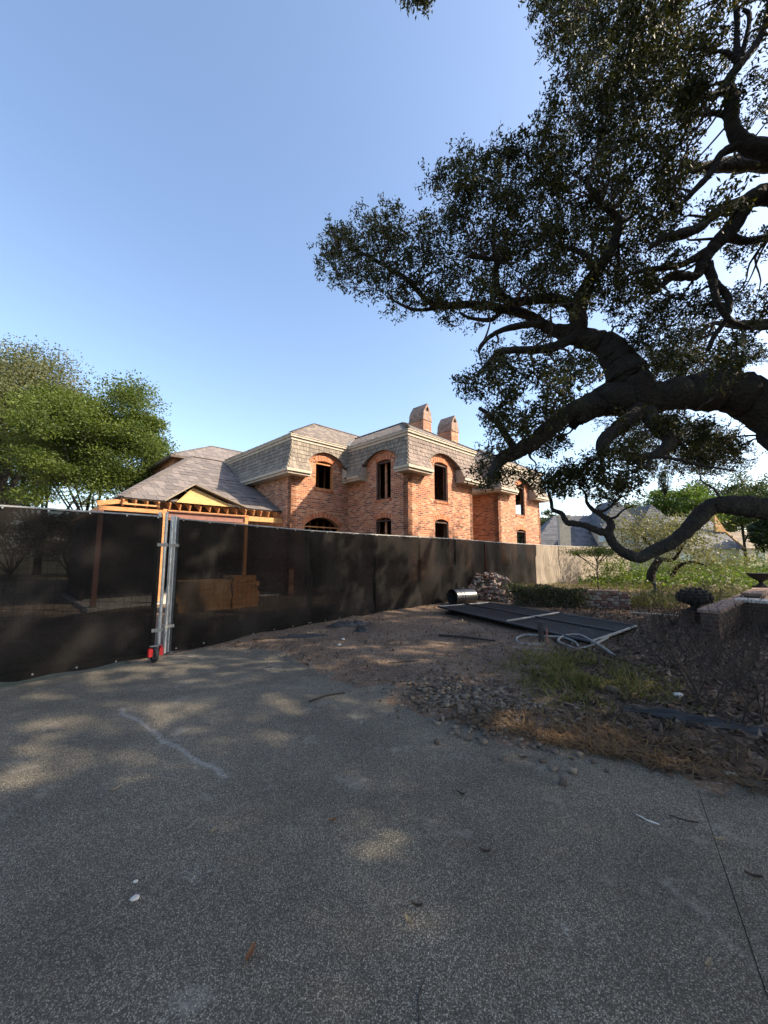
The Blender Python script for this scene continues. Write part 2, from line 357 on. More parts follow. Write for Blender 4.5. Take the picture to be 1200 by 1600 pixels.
_t.bump(_v.outputs['Distance'], .6, .02); M['path_gravel'] = _t.done(_t.ramp(_v.outputs['Color'], [(.1, (.2, .19, .18)), (.9, (.42, .40, .38))]), .95)
M['gravel'] = island('gravel', [(.10, .078, .056), (.15, .118, .086), (.075, .057, .042), (.19, .155, .115), (.115, .09, .066)], .92, 30, .5)
M['sand'] = simple('sand', (.36, .27, .19), .95, var=.2, scale=2, bump=.3)
# ------------------------------------------------------------------ the setting: ground, driveway, dirt
mb = MB(); mb.poly([(-700, -300, -.09), (700, -300, -.09), (700, 1200, -.09), (-700, 1200, -.09)])
tag(mb.build('ground', M['yard']), kind='structure')
J0 = gp(1085, 1218); J1 = gp(1200, 1560); jd = (J1 - J0).normalized()
def slab(name, poly):
    m = MB(); m.prism(poly, -.2, 0.0); return tag(m.build(name, M['concrete']), kind='structure')
jn = Vector((-jd.y, jd.x, 0)) * .003
ja = J0 - jd * 2.2; jb = J1 + jd * 9
slab('driveway', [(-14, -9), (jb.x - abs(jn.x), jb.y - jn.y if jn.x < 0 else jb.y + jn.y), (ja.x - abs(jn.x), ja.y), (-.9, 9.6), (-3.05, 7.05), (-3.9, 5.75), (-4.85, 4.72), (-7.5, 2.2), (-14, 1.2)])
slab('driveway_edge', [(jb.x + abs(jn.x), jb.y), (14, -7), (14, 4.0), (ja.x + abs(jn.x), ja.y)])
def hnoise(x, y, s, seed):
    """cheap value noise"""
    r = np.random.default_rng(seed); T = r.random((64, 64)); x = x / s; y = y / s
    xi = np.floor(x).astype(int); yi = np.floor(y).astype(int); fx = x - xi; fy = y - yi
    fx = fx * fx * (3 - 2 * fx); fy = fy * fy * (3 - 2 * fy); g = lambda a, b: T[a % 64, b % 64]
    return (g(xi, yi) * (1 - fx) + g(xi + 1, yi) * fx) * (1 - fy) + (g(xi, yi + 1) * (1 - fx) + g(xi + 1, yi + 1) * fx) * fy
EDGE = [(-9, 9.0), (-3.2, 7.3), (-2.0, 6.75), (-.9, 5.5), (0.0, 4.55), (.7, 3.95), (1.32, 3.62), (2.05, 3.2), (2.64, 2.84), (3.6, 2.2), (6, .6), (14, -4)]
def edge_y(x): return np.interp(x, [e[0] for e in EDGE], [e[1] for e in EDGE])
def dirt_h(x, y):
    x = np.asarray(x, float); y = np.asarray(y, float)
    s = (y - edge_y(x)) + (hnoise(x, y, .55, 1) - .5) * .9 + (hnoise(x, y, .17, 2) - .5) * .35
    h = np.clip(s * .05, -.07, .035) + (hnoise(x, y, .8, 3) - .5) * .05 * np.clip(s, 0, 1) + (hnoise(x, y, .2, 4) - .5) * .022 * np.clip(s + .2, 0, 1)
    border = np.minimum(np.minimum(x + 9, 24 - x), np.minimum(30 - y, 50)); return np.where(border < 1, np.minimum(h, -.07 + .1 * np.clip(border, 0, 1)), h)
gx = np.arange(-9, 24.01, .12); gy = np.arange(-3.8, 30.01, .12); X, Y = np.meshgrid(gx, gy); Z = dirt_h(X, Y)
idx = np.arange(X.size).reshape(X.shape); F = np.stack([idx[:-1, :-1], idx[:-1, 1:], idx[1:, 1:], idx[1:, :-1]], -1).reshape(-1, 4)
F = F[(Z.ravel()[F] > -.055).any(1)]
tag(np_mesh('dirt_ground', np.stack([X, Y, Z], -1).reshape(-1, 3), F, M['dirt'], smooth=True), kind='structure')
def gz(x, y): return max(float(dirt_h(x, y)), 0.0 if y < 6 and x < 8 else -.05)
# lawn and path beyond the garden
mb = MB(); mb.poly([(9.5, 19.5, -.045), (60, 19.5, -.045), (90, 75, -.045), (30, 75, -.045), (18, 29, -.045)])
tag(mb.build('lawn', M['lawn']), kind='structure')
mb = MB(); mb.poly([(v.x, v.y, .0) for v in (gp(985, 916), gp(1068, 916), gp(1062, 903), gp(1000, 903))])
tag(mb.build('gravel_path', M['path_gravel']), kind='structure')
mb = MB(); mb.poly([(-24, 7.5, -.05), (-5.2, 7.6, -.05), (2.2, 14.2, -.05), (9, 22.2, -.05), (18, 31, -.05), (6, 40, -.05), (-24, 34, -.05)])
tag(mb.build('construction_yard', M['sand']), kind='structure')
# ------------------------------------------------------------------ the brick house (local x = along its facade, y = into it)
HZ = R(44.5)
H = empty('brick_house', (.95, 15.0, 0), HZ, 'two-storey red brick house under renovation with shingled mansard roof and empty window openings', 'house')
def arc(xc, hw, zs, rise, n=10):
    if rise <= .001: return [(xc + hw, zs), (xc - hw, zs)]
    Rr = (hw * hw + rise * rise) / (2 * rise); zc = zs + rise - Rr; a = math.asin(min(1, hw / Rr))
    return [(xc + Rr * math.sin(a - 2 * a * i / n), zc + Rr * math.cos(a - 2 * a * i / n)) for i in range(n + 1)]
def wall(o, a, nrm, L, z0, z1, ops, mat='brick', th=.25, parent=H, top=None):
    """o: 2D start, a: 2D run, nrm: 2D outward; ops: (xc, half width, bottom, spring, rise)"""
    outer = [(0, z0), (L, z0), (L, z1), (0, z1)] if top is None else [(0, z0), (L, z0)] + top
    holes = [[(xc - hw, zb), (xc + hw, zb)] + arc(xc, hw, zs, rs) for xc, hw, zb, zs, rs in ops]
    P = lambda s, z, d: (o[0] + a[0] * s - nrm[0] * d, o[1] + a[1] * s - nrm[1] * d, z)
    loops = [outer] + holes; flat = [p for l in loops for p in l]
    tris = tessellate_polygon([[Vector((p[0], p[1], 0)) for p in l] for l in loops])
    m = MB()
    for d, rev in ((0, False), (th, True)):
        n = len(m.v); m.v += [P(s, z, d) for s, z in flat]
        for t in tris:
            e1 = Vector((flat[t[1]][0] - flat[t[0]][0], flat[t[1]][1] - flat[t[0]][1])); e2 = Vector((flat[t[2]][0] - flat[t[0]][0], flat[t[2]][1] - flat[t[0]][1]))
            t = tuple(t) if e1.x * e2.y - e1.y * e2.x > 0 else tuple(t)[::-1]
            want = (a[0] * nrm[1] - a[1] * nrm[0]) < 0
            t = t if (want != rev) else t[::-1]
            m.f.append(tuple(n + i for i in t))
    for l in loops:
        for i in range(len(l)):
            p, q = l[i], l[(i + 1) % len(l)]; m.poly([P(*p, 0), P(*q, 0), P(*q, th), P(*p, th)])
    return m.build('wall', M[mat], parent, uv=True)
def arch_ring(o, a, nrm, xc, hw, zs, rise, depth, out=.014, parent=H, wid=.072, name='brick_arch'):
    m = MB(); pts = arc(xc, hw, zs, rise, 40); Ls = [0]
    for p, q in zip(pts, pts[1:]): Ls.append(Ls[-1] + math.hypot(q[0] - p[0], q[1] - p[1]))
    k = max(6, int(Ls[-1] / wid)); Rr = (hw * hw + rise * rise) / (2 * rise); zc = zs + rise - Rr; an = math.asin(min(1, hw / Rr))
    for i in range(k):
        t = an - 2 * an * (i + .5) / k; half = an / k * .86
        q = []
        for tt, rr in ((t + half, Rr), (t - half, Rr), (t - half, Rr + depth), (t + half, Rr + depth)): q.append((xc + rr * math.sin(tt), zc + rr * math.cos(tt)))
        P = lambda s, z, d: (o[0] + a[0] * s + nrm[0] * d, o[1] + a[1] * s + nrm[1] * d, z)
        f = [P(s, z, out + random.uniform(-.004, .004)) for s, z in q]; b = [P(s, z, -.02) for s, z in q]
        m.poly(f)
        for j in range(4): jj = (j + 1) % 4; m.poly([f[jj], f[j], b[j], b[jj]])
    return m.build(name, M['arch_brick'], parent)
EAVE, CORN, CTOP = 5.08, 6.38, 6.62
PROF = [(.48, 5.10), (.375, 5.275), (.295, 5.455), (.235, 5.64), (.185, 5.825), (.145, 6.015), (.11, 6.205), (.08, 6.40)]
def arch_z(x, cut):
    """height below which the dormer opening cuts the slope at run x (None: uncut)"""
    for xc, hw, zs, rise in cut or ():
        if abs(x - xc) < hw:
            Rr = (hw * hw + rise * rise) / (2 * rise); return zs + rise - Rr + math.sqrt(max(0, Rr * Rr - (x - xc) ** 2))
    return None
def shingles(m, o, a, n, prof, e0, e1, cut=None, wid=(.10, .2), lift=.034, over=.02):
    P = lambda s, d, z: (o[0] + a[0] * s + n[0] * d, o[1] + a[1] * s + n[1] * d, z)
    for (o0, z0), (o1, z1) in zip(prof, prof[1:]):
        om = (o0 + o1) / 2; s0, s1 = e0(om), e1(om); sl = math.hypot(o1 - o0, z1 - z0); nx, nz = (z1 - z0) / sl, (o0 - o1) / sl
        x = s0 - random.uniform(0, wid[0])
        while x < s1:
            wdt = random.uniform(*wid)
            if cut and any(xc - hw - .2 < x < xc + hw for xc, hw, _, _ in cut): wdt *= .55
            xa, xb = max(x, s0), min(x + wdt, s1); x += wdt
            if xb - xa < .015: continue
            za = arch_z((xa + xb) / 2, cut); t = 0.0
            if za is not None:
                if za > z1 - .03: continue
                t = max(0.0, (za - z0) / (z1 - z0))
            oa, zz = o0 + (o1 - o0) * t, z0 + (z1 - z0) * t
            xa += .003; xb -= .006; dz = random.uniform(-.006, .006); l = lift * random.uniform(.8, 1.2)
            lo = (oa + nx * l, zz - .015 + dz + nz * l); hi = (o1 + nx * .004, z1 + over + nz * .004)
            A, B, Cc, D = P(xa, *lo), P(xb, *lo), P(xb, *hi), P(xa, *hi); E, G = P(xa, oa - .01, zz - .01 + dz), P(xb, oa - .01, zz - .01 + dz)
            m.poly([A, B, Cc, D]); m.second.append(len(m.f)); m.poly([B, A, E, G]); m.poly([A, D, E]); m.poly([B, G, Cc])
def prism_on(m, o, a, n, pts, z0, z1):
    m.prism([(o[0] + a[0] * s + n[0] * d, o[1] + a[1] * s + n[1] * d) for s, d in pts], z0, z1)
def mansard(o, a, n, L, c0, c1, bays, mat='shake'):
    """c0/c1: +1 outer corner, -1 inner corner, 0 plain end. bays: (xc, half width, spring, rise)"""
    e0 = lambda d: -c0 * d; e1 = lambda d: L + c1 * d
    m = MB(); shingles(m, o, a, n, PROF, e0, e1, bays); m.build('mansard_shingles', M[mat], H, kind='stuff')
    # backing under the shingles
    m = MB()
    for (o0, z0), (o1, z1) in zip(PROF, PROF[1:]):
        P = lambda s, d, z: (o[0] + a[0] * s + n[0] * d, o[1] + a[1] * s + n[1] * d, z)
        segs = []; cur = e0
        for xc, hw, zs, rise in bays:
            segs.append((cur, (lambda d, v=xc - hw: v), 0.0)); cur = (lambda d, v=xc + hw: v)
            for k in range(28):
                xa, xb = xc - hw + 2 * hw * k / 28, xc - hw + 2 * hw * (k + 1) / 28; t = (arch_z((xa + xb) / 2, bays) - z0) / (z1 - z0)
                if t < .98: segs.append(((lambda d, v=xa: v), (lambda d, v=xb: v), max(0.0, t)))
        segs.append((cur, e1, 0.0))
        for f0, f1, t in segs:
            oa, zz = o0 + (o1 - o0) * t, z0 + (z1 - z0) * t
            m.poly([P(f0(oa), oa - .012, zz), P(f1(oa), oa - .012, zz), P(f1(o1), o1 - .012, z1), P(f0(o1), o1 - .012, z1)])
    m.build('mansard_backing', M['deck'], H)
    # eave boxes between the bays, cornice along the top
    cur = e0; segs = []
    for xc, hw, zs, rise in bays: segs.append((cur, (lambda d, v=xc - hw: v))); cur = (lambda d, v=xc + hw: v)
    segs.append((cur, e1))
    for f0, f1 in segs:
        m = MB()
        if f1(.3) - f0(.3) < .03 and f1(0) - f0(0) < .03: continue
        for d, z0, z1 in ((.43, 4.89, 4.98), (.50, 4.98, 5.10)): prism_on(m, o, a, n, [(f0(.002), .002), (f1(.002), .002), (f1(d), d), (f0(d), d)], z0, z1)
        m.build('eave', M['trim'], H)
    m = MB()
    for d, z0, z1 in ((.13, 6.38, 6.50), (.19, 6.50, 6.585), (.215, 6.585, 6.62)): prism_on(m, o, a, n, [(e0(.002), .002), (e1(.002), .002), (e1(d), d), (e0(d), d)], z0, z1)
    m.build('cornice', M['trim'], H)
    for xc, hw, zs, rise in bays:
        arch_ring(o, a, n, xc, hw - .2, zs - .03, rise - .03, .2, .03)
        # shingle eyebrow over the arch and painted cheeks at its sides
        pts = arc(xc, hw, zs, rise, 18); P = lambda s, d, z: (o[0] + a[0] * s + n[0] * d, o[1] + a[1] * s + n[1] * d, z); m = MB()
        for p, q in zip(pts, pts[1:]):
            def off(z): return np.interp(z, [x[1] for x in PROF], [x[0] for x in PROF]) + .02
            A = [P(p[0], .0, p[1]), P(p[0], off(p[1]), p[1]), P(q[0], off(q[1]), q[1]), P(q[0], .0, q[1])]; B = [(x, y, z + .06) for x, y, z in A]
            m.poly(A); m.poly(B[::-1]); m.poly([A[1], B[1], B[2], A[2]])
        m.build('eyebrow_trim', M['roof_shake'], H)
        for sgn in (-1, 1):
            m = MB(); x = xc + sgn * (hw - .0); e = sgn * -.025
            pf = [(0.0, 5.10)] + [(d, z) for d, z in PROF if z <= zs + .02] + [(0.0, zs + .02)]
            A = [P(x, d, z) for d, z in pf]; B = [P(x + e, d, z) for d, z in pf]
            m.poly(A); m.poly(B[::-1])
            for i in range(len(A)): j = (i + 1) % len(A); m.poly([A[i], A[j], B[j], B[i]])
            m.build('dormer_cheek', M['trim'], H)
def window(o, a, n, xc, hw, zb, zs, rise, mat='dark_wood', inset=.1, fw=.055, sill=True, mull=False):
    m = MB(); P = lambda s, z, d: Vector((o[0] + a[0] * s - n[0] * d, o[1] + a[1] * s - n[1] * d, z)); up = (n[0], n[1], 0)
    m.beam(P(xc - hw + fw / 2, zb, inset), P(xc - hw + fw / 2, zs, inset), fw, .12, up); m.beam(P(xc + hw - fw / 2, zb, inset), P(xc + hw - fw / 2, zs, inset), fw, .12, up)
    m.beam(P(xc - hw + fw, zs - fw / 2, inset), P(xc + hw - fw, zs - fw / 2, inset), fw, .12, up); m.beam(P(xc - hw + fw, zb + fw / 2, inset), P(xc + hw - fw, zb + fw / 2, inset), fw, .12, up)
    fr = m.build('window_frame', M[mat], H)
    if sill:
        m = MB(); k = int(2 * (hw + .06) / .075)
        for i in range(k):
            s = xc - hw - .06 + (i + .5) * 2 * (hw + .06) / k; p = P(s, zb - .05, .02)
            m.beam(P(s, zb - .045, .11), P(s, zb - .055, -.035), .066, .085)
        m.build('brick_sill', M['arch_brick'], H)
X1, Y1 = (1, 0), (0, 1); FR, LF, RT = (0, -1), (-1, 0), (1, 0)
YB, XL, XM, XR, XE = 3.74, -3.0, 4.6, 7.05, 12.1
# facade pieces: (start, run, outward, length, corners, openings, bays)
BM = (2.17, 1.12, 5.50, .54); BL = (1.39, 1.08, 5.50, .54); BW = (1.65, 1.0, 5.58, .56); BR = (2.5, 1.12, 5.46, .54)
def facade(o, a, n, L, ops, bays, c0, c1, z1=6.5, mat='shake', frame='dark_wood'):
    wall(o, a, n, L, -.15, z1, ops)
    for xc, hw, zb, zs, rs in ops:
        if rs > .01: arch_ring(o, a, n, xc, hw + .0, zs + .0, rs, .2)
        window(o, a, n, xc, hw, zb, zs, rs, frame, sill=zb > .5)
    if bays is not None: mansard(o, a, n, L, c0, c1, bays, mat)
facade((0, 0), X1, FR, XM, [(2.17, .48, 3.95, 5.57, .10), (2.17, .48, 1.1, 3.05, .12)], [BM], 1, 1, mat='shake_mauve')
facade((0, 0), Y1, LF, YB, [(1.39, .44, 3.96, 5.58, .08), (1.39, .46, 1.1, 3.08, .11)], [BL], 1, -1)
facade((XL, YB), X1, FR, -XL, [(1.65, .49, 4.5, 5.66, .11), (1.6, .94, .2, 2.86, .40)], [BW], 1, -1, frame='lumber')
facade((XL, YB), Y1, LF, 9.3, [], [], 1, 0)
facade((XM, 0), Y1, RT, YB, [], [], 1, -1)
facade((XM, YB), X1, FR, XR - XM, [(1.2, .45, 3.95, 5.5, .1)], [], -1, -1)
facade((XR, 0), Y1, LF, YB, [], [], 1, -1)
facade((XR, 0), X1, FR, XE - XR, [(2.5, .55, 3.88, 5.52, .10), (2.5, .55, 1.0, 2.98, .10)], [BR], 1, 1)
facade((XE, 0), Y1, RT, 8.0, [(1.55, 1.15, 3.6, 5.6, .05), (1.55, 1.15, .9, 3.0, .05)], [], 1, 0)
wall((XL, 13.0), X1, (0, 1), 10, -.15, 6.5, [])
wall((XR, YB), Y1, LF, 9.3, -.15, 6.5, [])
wall((XR, 8.0), X1, (0, 1), XE - XR, -.15, 6.5, [])
# interior floors, ceiling and stud partitions
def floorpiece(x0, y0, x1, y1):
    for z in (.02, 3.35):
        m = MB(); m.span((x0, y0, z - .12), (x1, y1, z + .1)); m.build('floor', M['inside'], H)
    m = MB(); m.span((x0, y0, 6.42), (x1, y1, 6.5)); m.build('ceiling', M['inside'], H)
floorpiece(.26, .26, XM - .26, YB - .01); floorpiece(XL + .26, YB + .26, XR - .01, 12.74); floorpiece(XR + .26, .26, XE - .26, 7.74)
for x0, x1, y in ((.3, 4.3, 1.5), (-2.7, 4.5, 5.2)):
    m = MB(); x = x0
    while x < x1:
        for z0, z1 in ((.13, 3.2), (3.46, 6.4)): m.span((x, y, z0), (x + .05, y + .1, z1))
        x += .4
    m.build('stud_partition', M['stud'], H)
# upper hipped roofs
def hip(x0, y0, x1, y1, z, pitch, mat, axis='y', back=None, hip0=True, hip1=True, course=.19, wid=(.12, .26)):
    """rectangular hip roof with its ridge along the given axis"""
    hw = (x1 - x0) / 2 if axis == 'y' else (y1 - y0) / 2; zt = z + hw * pitch
    n = max(3, int(math.hypot(hw, hw * pitch) / course)); prof = [(-hw * i / n, z + hw * pitch * i / n) for i in range(n + 1)]
    m = MB(); d = MB()
    def side(o, a, nn, L, h0, h1):
        f0 = (lambda q: -q) if h0 else (lambda q: 0); f1 = (lambda q: L + q) if h1 else (lambda q: L)
        shingles(m, o, a, nn, prof, f0, f1, wid=wid, lift=.028)
        P = lambda s, q, zz: (o[0] + a[0] * s + nn[0] * q, o[1] + a[1] * s + nn[1] * q, zz)
        d.poly([P(0, 0, z - .02), P(L, 0, z - .02), P(f1(-hw), -hw, zt - .02), P(f0(-hw), -hw, zt - .02)])
    if axis == 'y':
        side((x0, y0), (0, 1), (-1, 0), y1 - y0, hip0, hip1); side((x1, y0), (0, 1), (1, 0), y1 - y0, hip0, hip1)
        if hip0: side((x0, y0), (1, 0), (0, -1), x1 - x0, True, True)
        if hip1: side((x0, y1), (1, 0), (0, 1), x1 - x0, True, True)
        rp = [((x0 + x1) / 2, y0 + (hw if hip0 else 0), zt), ((x0 + x1) / 2, y1 - (hw if hip1 else 0), zt)]; cs = [(x0, y0), (x1, y0), (x0, y1), (x1, y1)]
    else:
        side((x0, y0), (1, 0), (0, -1), x1 - x0, hip0, hip1); side((x0, y1), (1, 0), (0, 1), x1 - x0, hip0, hip1)
        if hip0: side((x0, y0), (0, 1), (-1, 0), y1 - y0, True, True)
        if hip1: side((x1, y0), (0, 1), (1, 0), y1 - y0, True, True)
        rp = [(x0 + (hw if hip0 else 0), (y0 + y1) / 2, zt), (x1 - (hw if hip1 else 0), (y0 + y1) / 2, zt)]; cs = [(x0, y0), (x0, y1), (x1, y0), (x1, y1)]
    r = d.build('roof', M['deck'], H); m.build('shingles', M[mat], r, kind='stuff')
    c = MB(); lines = [(rp[0], rp[1])]
    for i, (x, y) in enumerate(cs):
        k = 0 if i < 2 else 1
        if (hip0, hip1)[k]: lines.append(((x, y, z), rp[k]))
    for A, B in lines:
        A = Vector(A); B = Vector(B); k = max(2, int((B - A).length / .22))
        for i in range(k):
            p = A.lerp(B, i / k); q = A.lerp(B, (i + 1.25) / k if i < k - 1 else 1); c.beam(p + Vector((0, 0, .035)), q + Vector((0, 0, .018)), .17, .03)
    c.build('ridge_cap', M[mat], r)
hip(-.2, -.2, XM + .2, 7.2, CTOP, .58, 'roof_shake', 'y', hip1=False)
hip(XR - .2, -.2, XE + .2, 8.2, CTOP, .58, 'roof_shake', 'y')
hip(XL - .2, YB - .2, XR + .5, 10.2, CTOP, .60, 'roof_shake', 'x', hip1=False)
# lead flashing in the valley between the two hips
m = MB(); m.beam((-.21, YB - .21, CTOP + .05), (1.1, YB + 1.1, CTOP + .85), .11, .02); m.build('valley_flashing', M['metal_dull'], H)
# chimneys with vaulted tops
for cx in (5.86, 8.68):
    m = MB(); m.span((cx, 4.0, 6.7), (cx + .76, 5.1, 9.62)); ch = m.build('chimney', M['brick'], H, uv=True)
    m = MB(); m.span((cx - .04, 3.96, 9.62), (cx + .80, 5.14, 9.72)); m.build('cap_band', M['cap_stone'], ch)
    # tapered cap: ridge runs along y, its gable faces the front with an opening
    m = MB(); y0, y1 = 3.98, 5.12; xs = [(cx - .02, 9.72), (cx + .02, 10.1), (cx + .12, 10.32), (cx + .38, 10.72), (cx + .64, 10.32), (cx + .74, 10.1), (cx + .78, 9.72)]
    hole = [(cx + .25, 10.22), (cx + .51, 10.22), (cx + .47, 10.42), (cx + .38, 10.52), (cx + .29, 10.42)]
    tr = tessellate_polygon([[Vector((x, z, 0)) for x, z in xs], [Vector((x, z, 0)) for x, z in hole]]); fl = xs + hole
    for y, d in ((y0, .12), (y1, -.12)):
        for t in tr: m.poly([(fl[i][0], y, fl[i][1]) for i in t])
        for i in range(5): j = (i + 1) % 5; m.poly([(hole[i][0], y, hole[i][1]), (hole[j][0], y, hole[j][1]), (hole[j][0], y + d, hole[j][1]), (hole[i][0], y + d, hole[i][1])])
    for p, q in zip(xs, xs[1:]): m.poly([(p[0], y0, p[1]), (p[0], y1, p[1]), (q[0], y1, q[1]), (q[0], y0, q[1])])
    m.build('chimney_cap', M['cap_stone'], ch)
    m = MB(); m.span((cx + .2, 4.12, 10.16), (cx + .56, 4.98, 10.2)); m.build('flue_floor', M['inside'], ch)
# ---- low garage wing with stripped eaves
GY, GZ, GXL, RX, RY, RZ = 4.39, 3.43, -8.75, -4.75, 10.57, 6.62
hrun = RY - GY; n = 16; prof = [(-hrun * i / n, GZ + (RZ - GZ) * i / n) for i in range(n + 1)]; kx = (RX - GXL) / hrun
m = MB(); shingles(m, (GXL, GY), X1, FR, prof, lambda q: -q * kx, lambda q: XL - GXL - .02, wid=(.2, .4), lift=.045)
d = MB(); d.poly([(GXL, GY, GZ - .02), (XL - .02, GY, GZ - .02), (XL - .02, RY, RZ - .02), (RX, RY, RZ - .02)])
hr2 = RX - GXL; prof2 = [(-hr2 * i / 20, GZ + (RZ - GZ) * i / 20) for i in range(21)]
shingles(m, (GXL, GY), Y1, LF, prof2, lambda q: -q / kx, lambda q: 2 * hrun + q / kx, wid=(.2, .4), lift=.045)
d.poly([(GXL, GY, GZ - .02), (RX, RY, RZ - .02), (GXL, RY + hrun, GZ - .02)]); d.poly([(RX, RY, RZ - .02), (XL - .02, RY, RZ - .02), (XL - .02, RY + hrun, GZ - .02), (GXL, RY + hrun, GZ - .02)])
ro = d.build('roof', M['deck'], H); m.build('shingles', M['garage_shake'], ro, kind='stuff')
c = MB()
for A, B in (((GXL, GY, GZ), (RX, RY, RZ)), ((RX, RY, RZ), (XL - .02, RY, RZ))):
    A = Vector(A); B = Vector(B); k = int((B - A).length / .25)
    for i in range(k): c.beam(A.lerp(B, i / k) + Vector((0, 0, .05)), A.lerp(B, min(1, (i + 1.2) / k)) + Vector((0, 0, .03)), .2, .03)
c.build('ridge_cap', M['garage_shake'], ro)
# stripped rafter tails under the eave
x = GXL + .12; i = 0
while x < XL - .1:
    m = MB(); sx = random.uniform(-.01, .01); y0 = GY - .03 + random.uniform(-.02, .05)
    ln_ = max(.12, min(1.3, (x - GXL) / kx - .12)); m.beam((x + sx, y0, GZ - .16 + random.uniform(-.01, .01)), (x, GY + ln_, GZ - .16 + .508 * ln_), .045, .2); m.build('rafter', M['lumber'], H)
    x += .335
m = MB(); m.beam((GXL - .55, GY - .02, 3.20), (GXL + .25, GY + .12, 3.36), .05, .14); m.build('hip_rafter', M['lumber'], H)
m = MB(); m.beam((GXL + .1, GY - .01, 3.245), (-7.6, GY - .01, 3.245), .09, .05); m.build('top_plate', M['lumber_pale'], H)
m = MB(); m.span((GXL - .5, GY - .08, 3.0), (-7.50, GY + .06, 3.125)); m.build('header_beam', M['lumber'], H)
m = MB(); m.span((GXL - .5, GY + .07, 3.0), (GXL - .38, GY + 7, 3.13)); m.build('side_beam', M['lumber'], H)
m = MB()
for z0, z1, hwid in ((2.86, 2.885, .09), (2.885, 3.085, .012), (3.085, 3.11, .09)): m.span((-7.36, GY - hwid, z0), (-4.66, GY + hwid, z1))
m.build('steel_beam', M['primer'], H)
m = MB(); m.span((-7.36, GY - .1, 3.112), (-4.5, GY + .1, 3.15)); m.build('nailer', M['lumber'], H)
m = MB(); m.span((-4.5, GY - .07, 2.95), (XL - .03, GY + .07, 3.14)); m.build('header_beam', M['lumber_pale'], H)
m = MB(); m.span((-7.36, GY - .06, 2.815), (-4.66, GY + .06, 2.857)); m.build('beam_shim', M['lumber'], H)
for xx, zt in ((-7.43, 3.17), (-4.58, 3.16), (GXL - .44, 2.99)):
    m = MB(); m.span((xx - .065, GY - .07, .12), (xx + .065, GY + .07, zt)); po = m.build('post', M['lumber' if xx > -8 else 'primer'], H)
    m = MB(); m.span((xx - .085, GY - .09, -.1), (xx + .085, GY + .09, .12)); m.build('post_base', M['metal_dull'], po)
# small plywood gable left over the opening
ax, az = -6.61, 4.0; gl, gr, gb = -7.18, -5.05, 3.43
m = MB(); m.prism([(gl + .06, gb), (gr, gb), (ax, az)], -.012, .012, Matrix(((1, 0, 0, 0), (0, 0, -1, GY - .10), (0, 1, 0, 0), (0, 0, 0, 1)))); gb_o = m.build('gable_board', M['ply'], H)
m = MB()
m.poly([(gl - .32, GY - .3, gb - .03), (ax, GY - .3, az + .08), (ax, GY + 1.2, az + .08), (gl - .32, GY - .1, gb - .03)])
m.poly([(ax, GY - .3, az + .08), (gr + .35, GY - .3, gb + .0), (gr + .3, GY - .1, gb), (ax, GY + 1.2, az + .08)])
m.beam((gl - .34, GY - .22, gb + .0), (ax, GY - .22, az + .10), .16, .05); m.beam((ax, GY - .22, az + .1), (gr + .4, GY - .2, gb + .02), .13, .045)
m.build('gable_rake', M['shake'], H)
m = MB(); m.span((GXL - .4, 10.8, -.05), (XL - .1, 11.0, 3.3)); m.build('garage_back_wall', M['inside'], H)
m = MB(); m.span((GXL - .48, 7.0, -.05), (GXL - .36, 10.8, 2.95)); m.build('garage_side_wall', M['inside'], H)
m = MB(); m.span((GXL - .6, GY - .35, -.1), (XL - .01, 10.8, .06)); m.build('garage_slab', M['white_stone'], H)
# the rear wing whose hip shows above the garage roof
hip(-5.4, 11.6, 6, 17.7, 6.85, .54, 'garage_shake', 'x', hip1=False, wid=(.2, .4), course=.36)
wall((-5.1, 12.0), X1, FR, 8.0, -.1, 6.85, []); wall((-5.1, 12.0), Y1, LF, 5.3, -.1, 6.85, [])
m = MB(); m.span((-5.45, 11.55, 6.72), (6, 11.75, 6.85)); m.span((-5.45, 11.76, 6.72), (-5.25, 17.7, 6.85)); m.build('gutter', M['deck'], H)
# ------------------------------------------------------------------ construction things behind the screen
def crate_of_boards(name, c, rz, size, label, cat, rows, mat):
    e = empty(name, c, rz, label, cat)
    for k in range(rows):
        nb = max(2, int(size[1] / .15))
        for j in range(nb):
            m = MB(); y = -size[1] / 2 + (j + .5) * size[1] / nb
            m.span((-size[0] / 2 + random.uniform(-.05, .05), y - size[1] / nb * .47, .08 + k * size[2] / rows + .004), (size[0] / 2 + random.uniform(-.08, .08), y + size[1] / nb * .47, .08 + (k + 1) * size[2] / rows)); m.build('board', M[mat], e)
    for x in (-size[0] * .35, size[0] * .35):
        m = MB(); m.span((x - .05, -size[1] / 2, 0), (x + .05, size[1] / 2, .08)); m.build('bearer', M['lumber'], e)
p = at(322, 925, 11.6); crate_of_boards('lumber_stack', (p.x, p.y, -.05), R(40), (1.7, .8, .85), 'stack of yellow lumber boards behind the screened gate', 'lumber stack', 6, 'lumber_pale')
p = at(376, 925, 12.2); crate_of_boards('board_crate', (p.x, p.y, -.05), R(44), (.8, .7, .95), 'reddish board crate beside the yellow lumber stack', 'crate', 6, 'lumber')
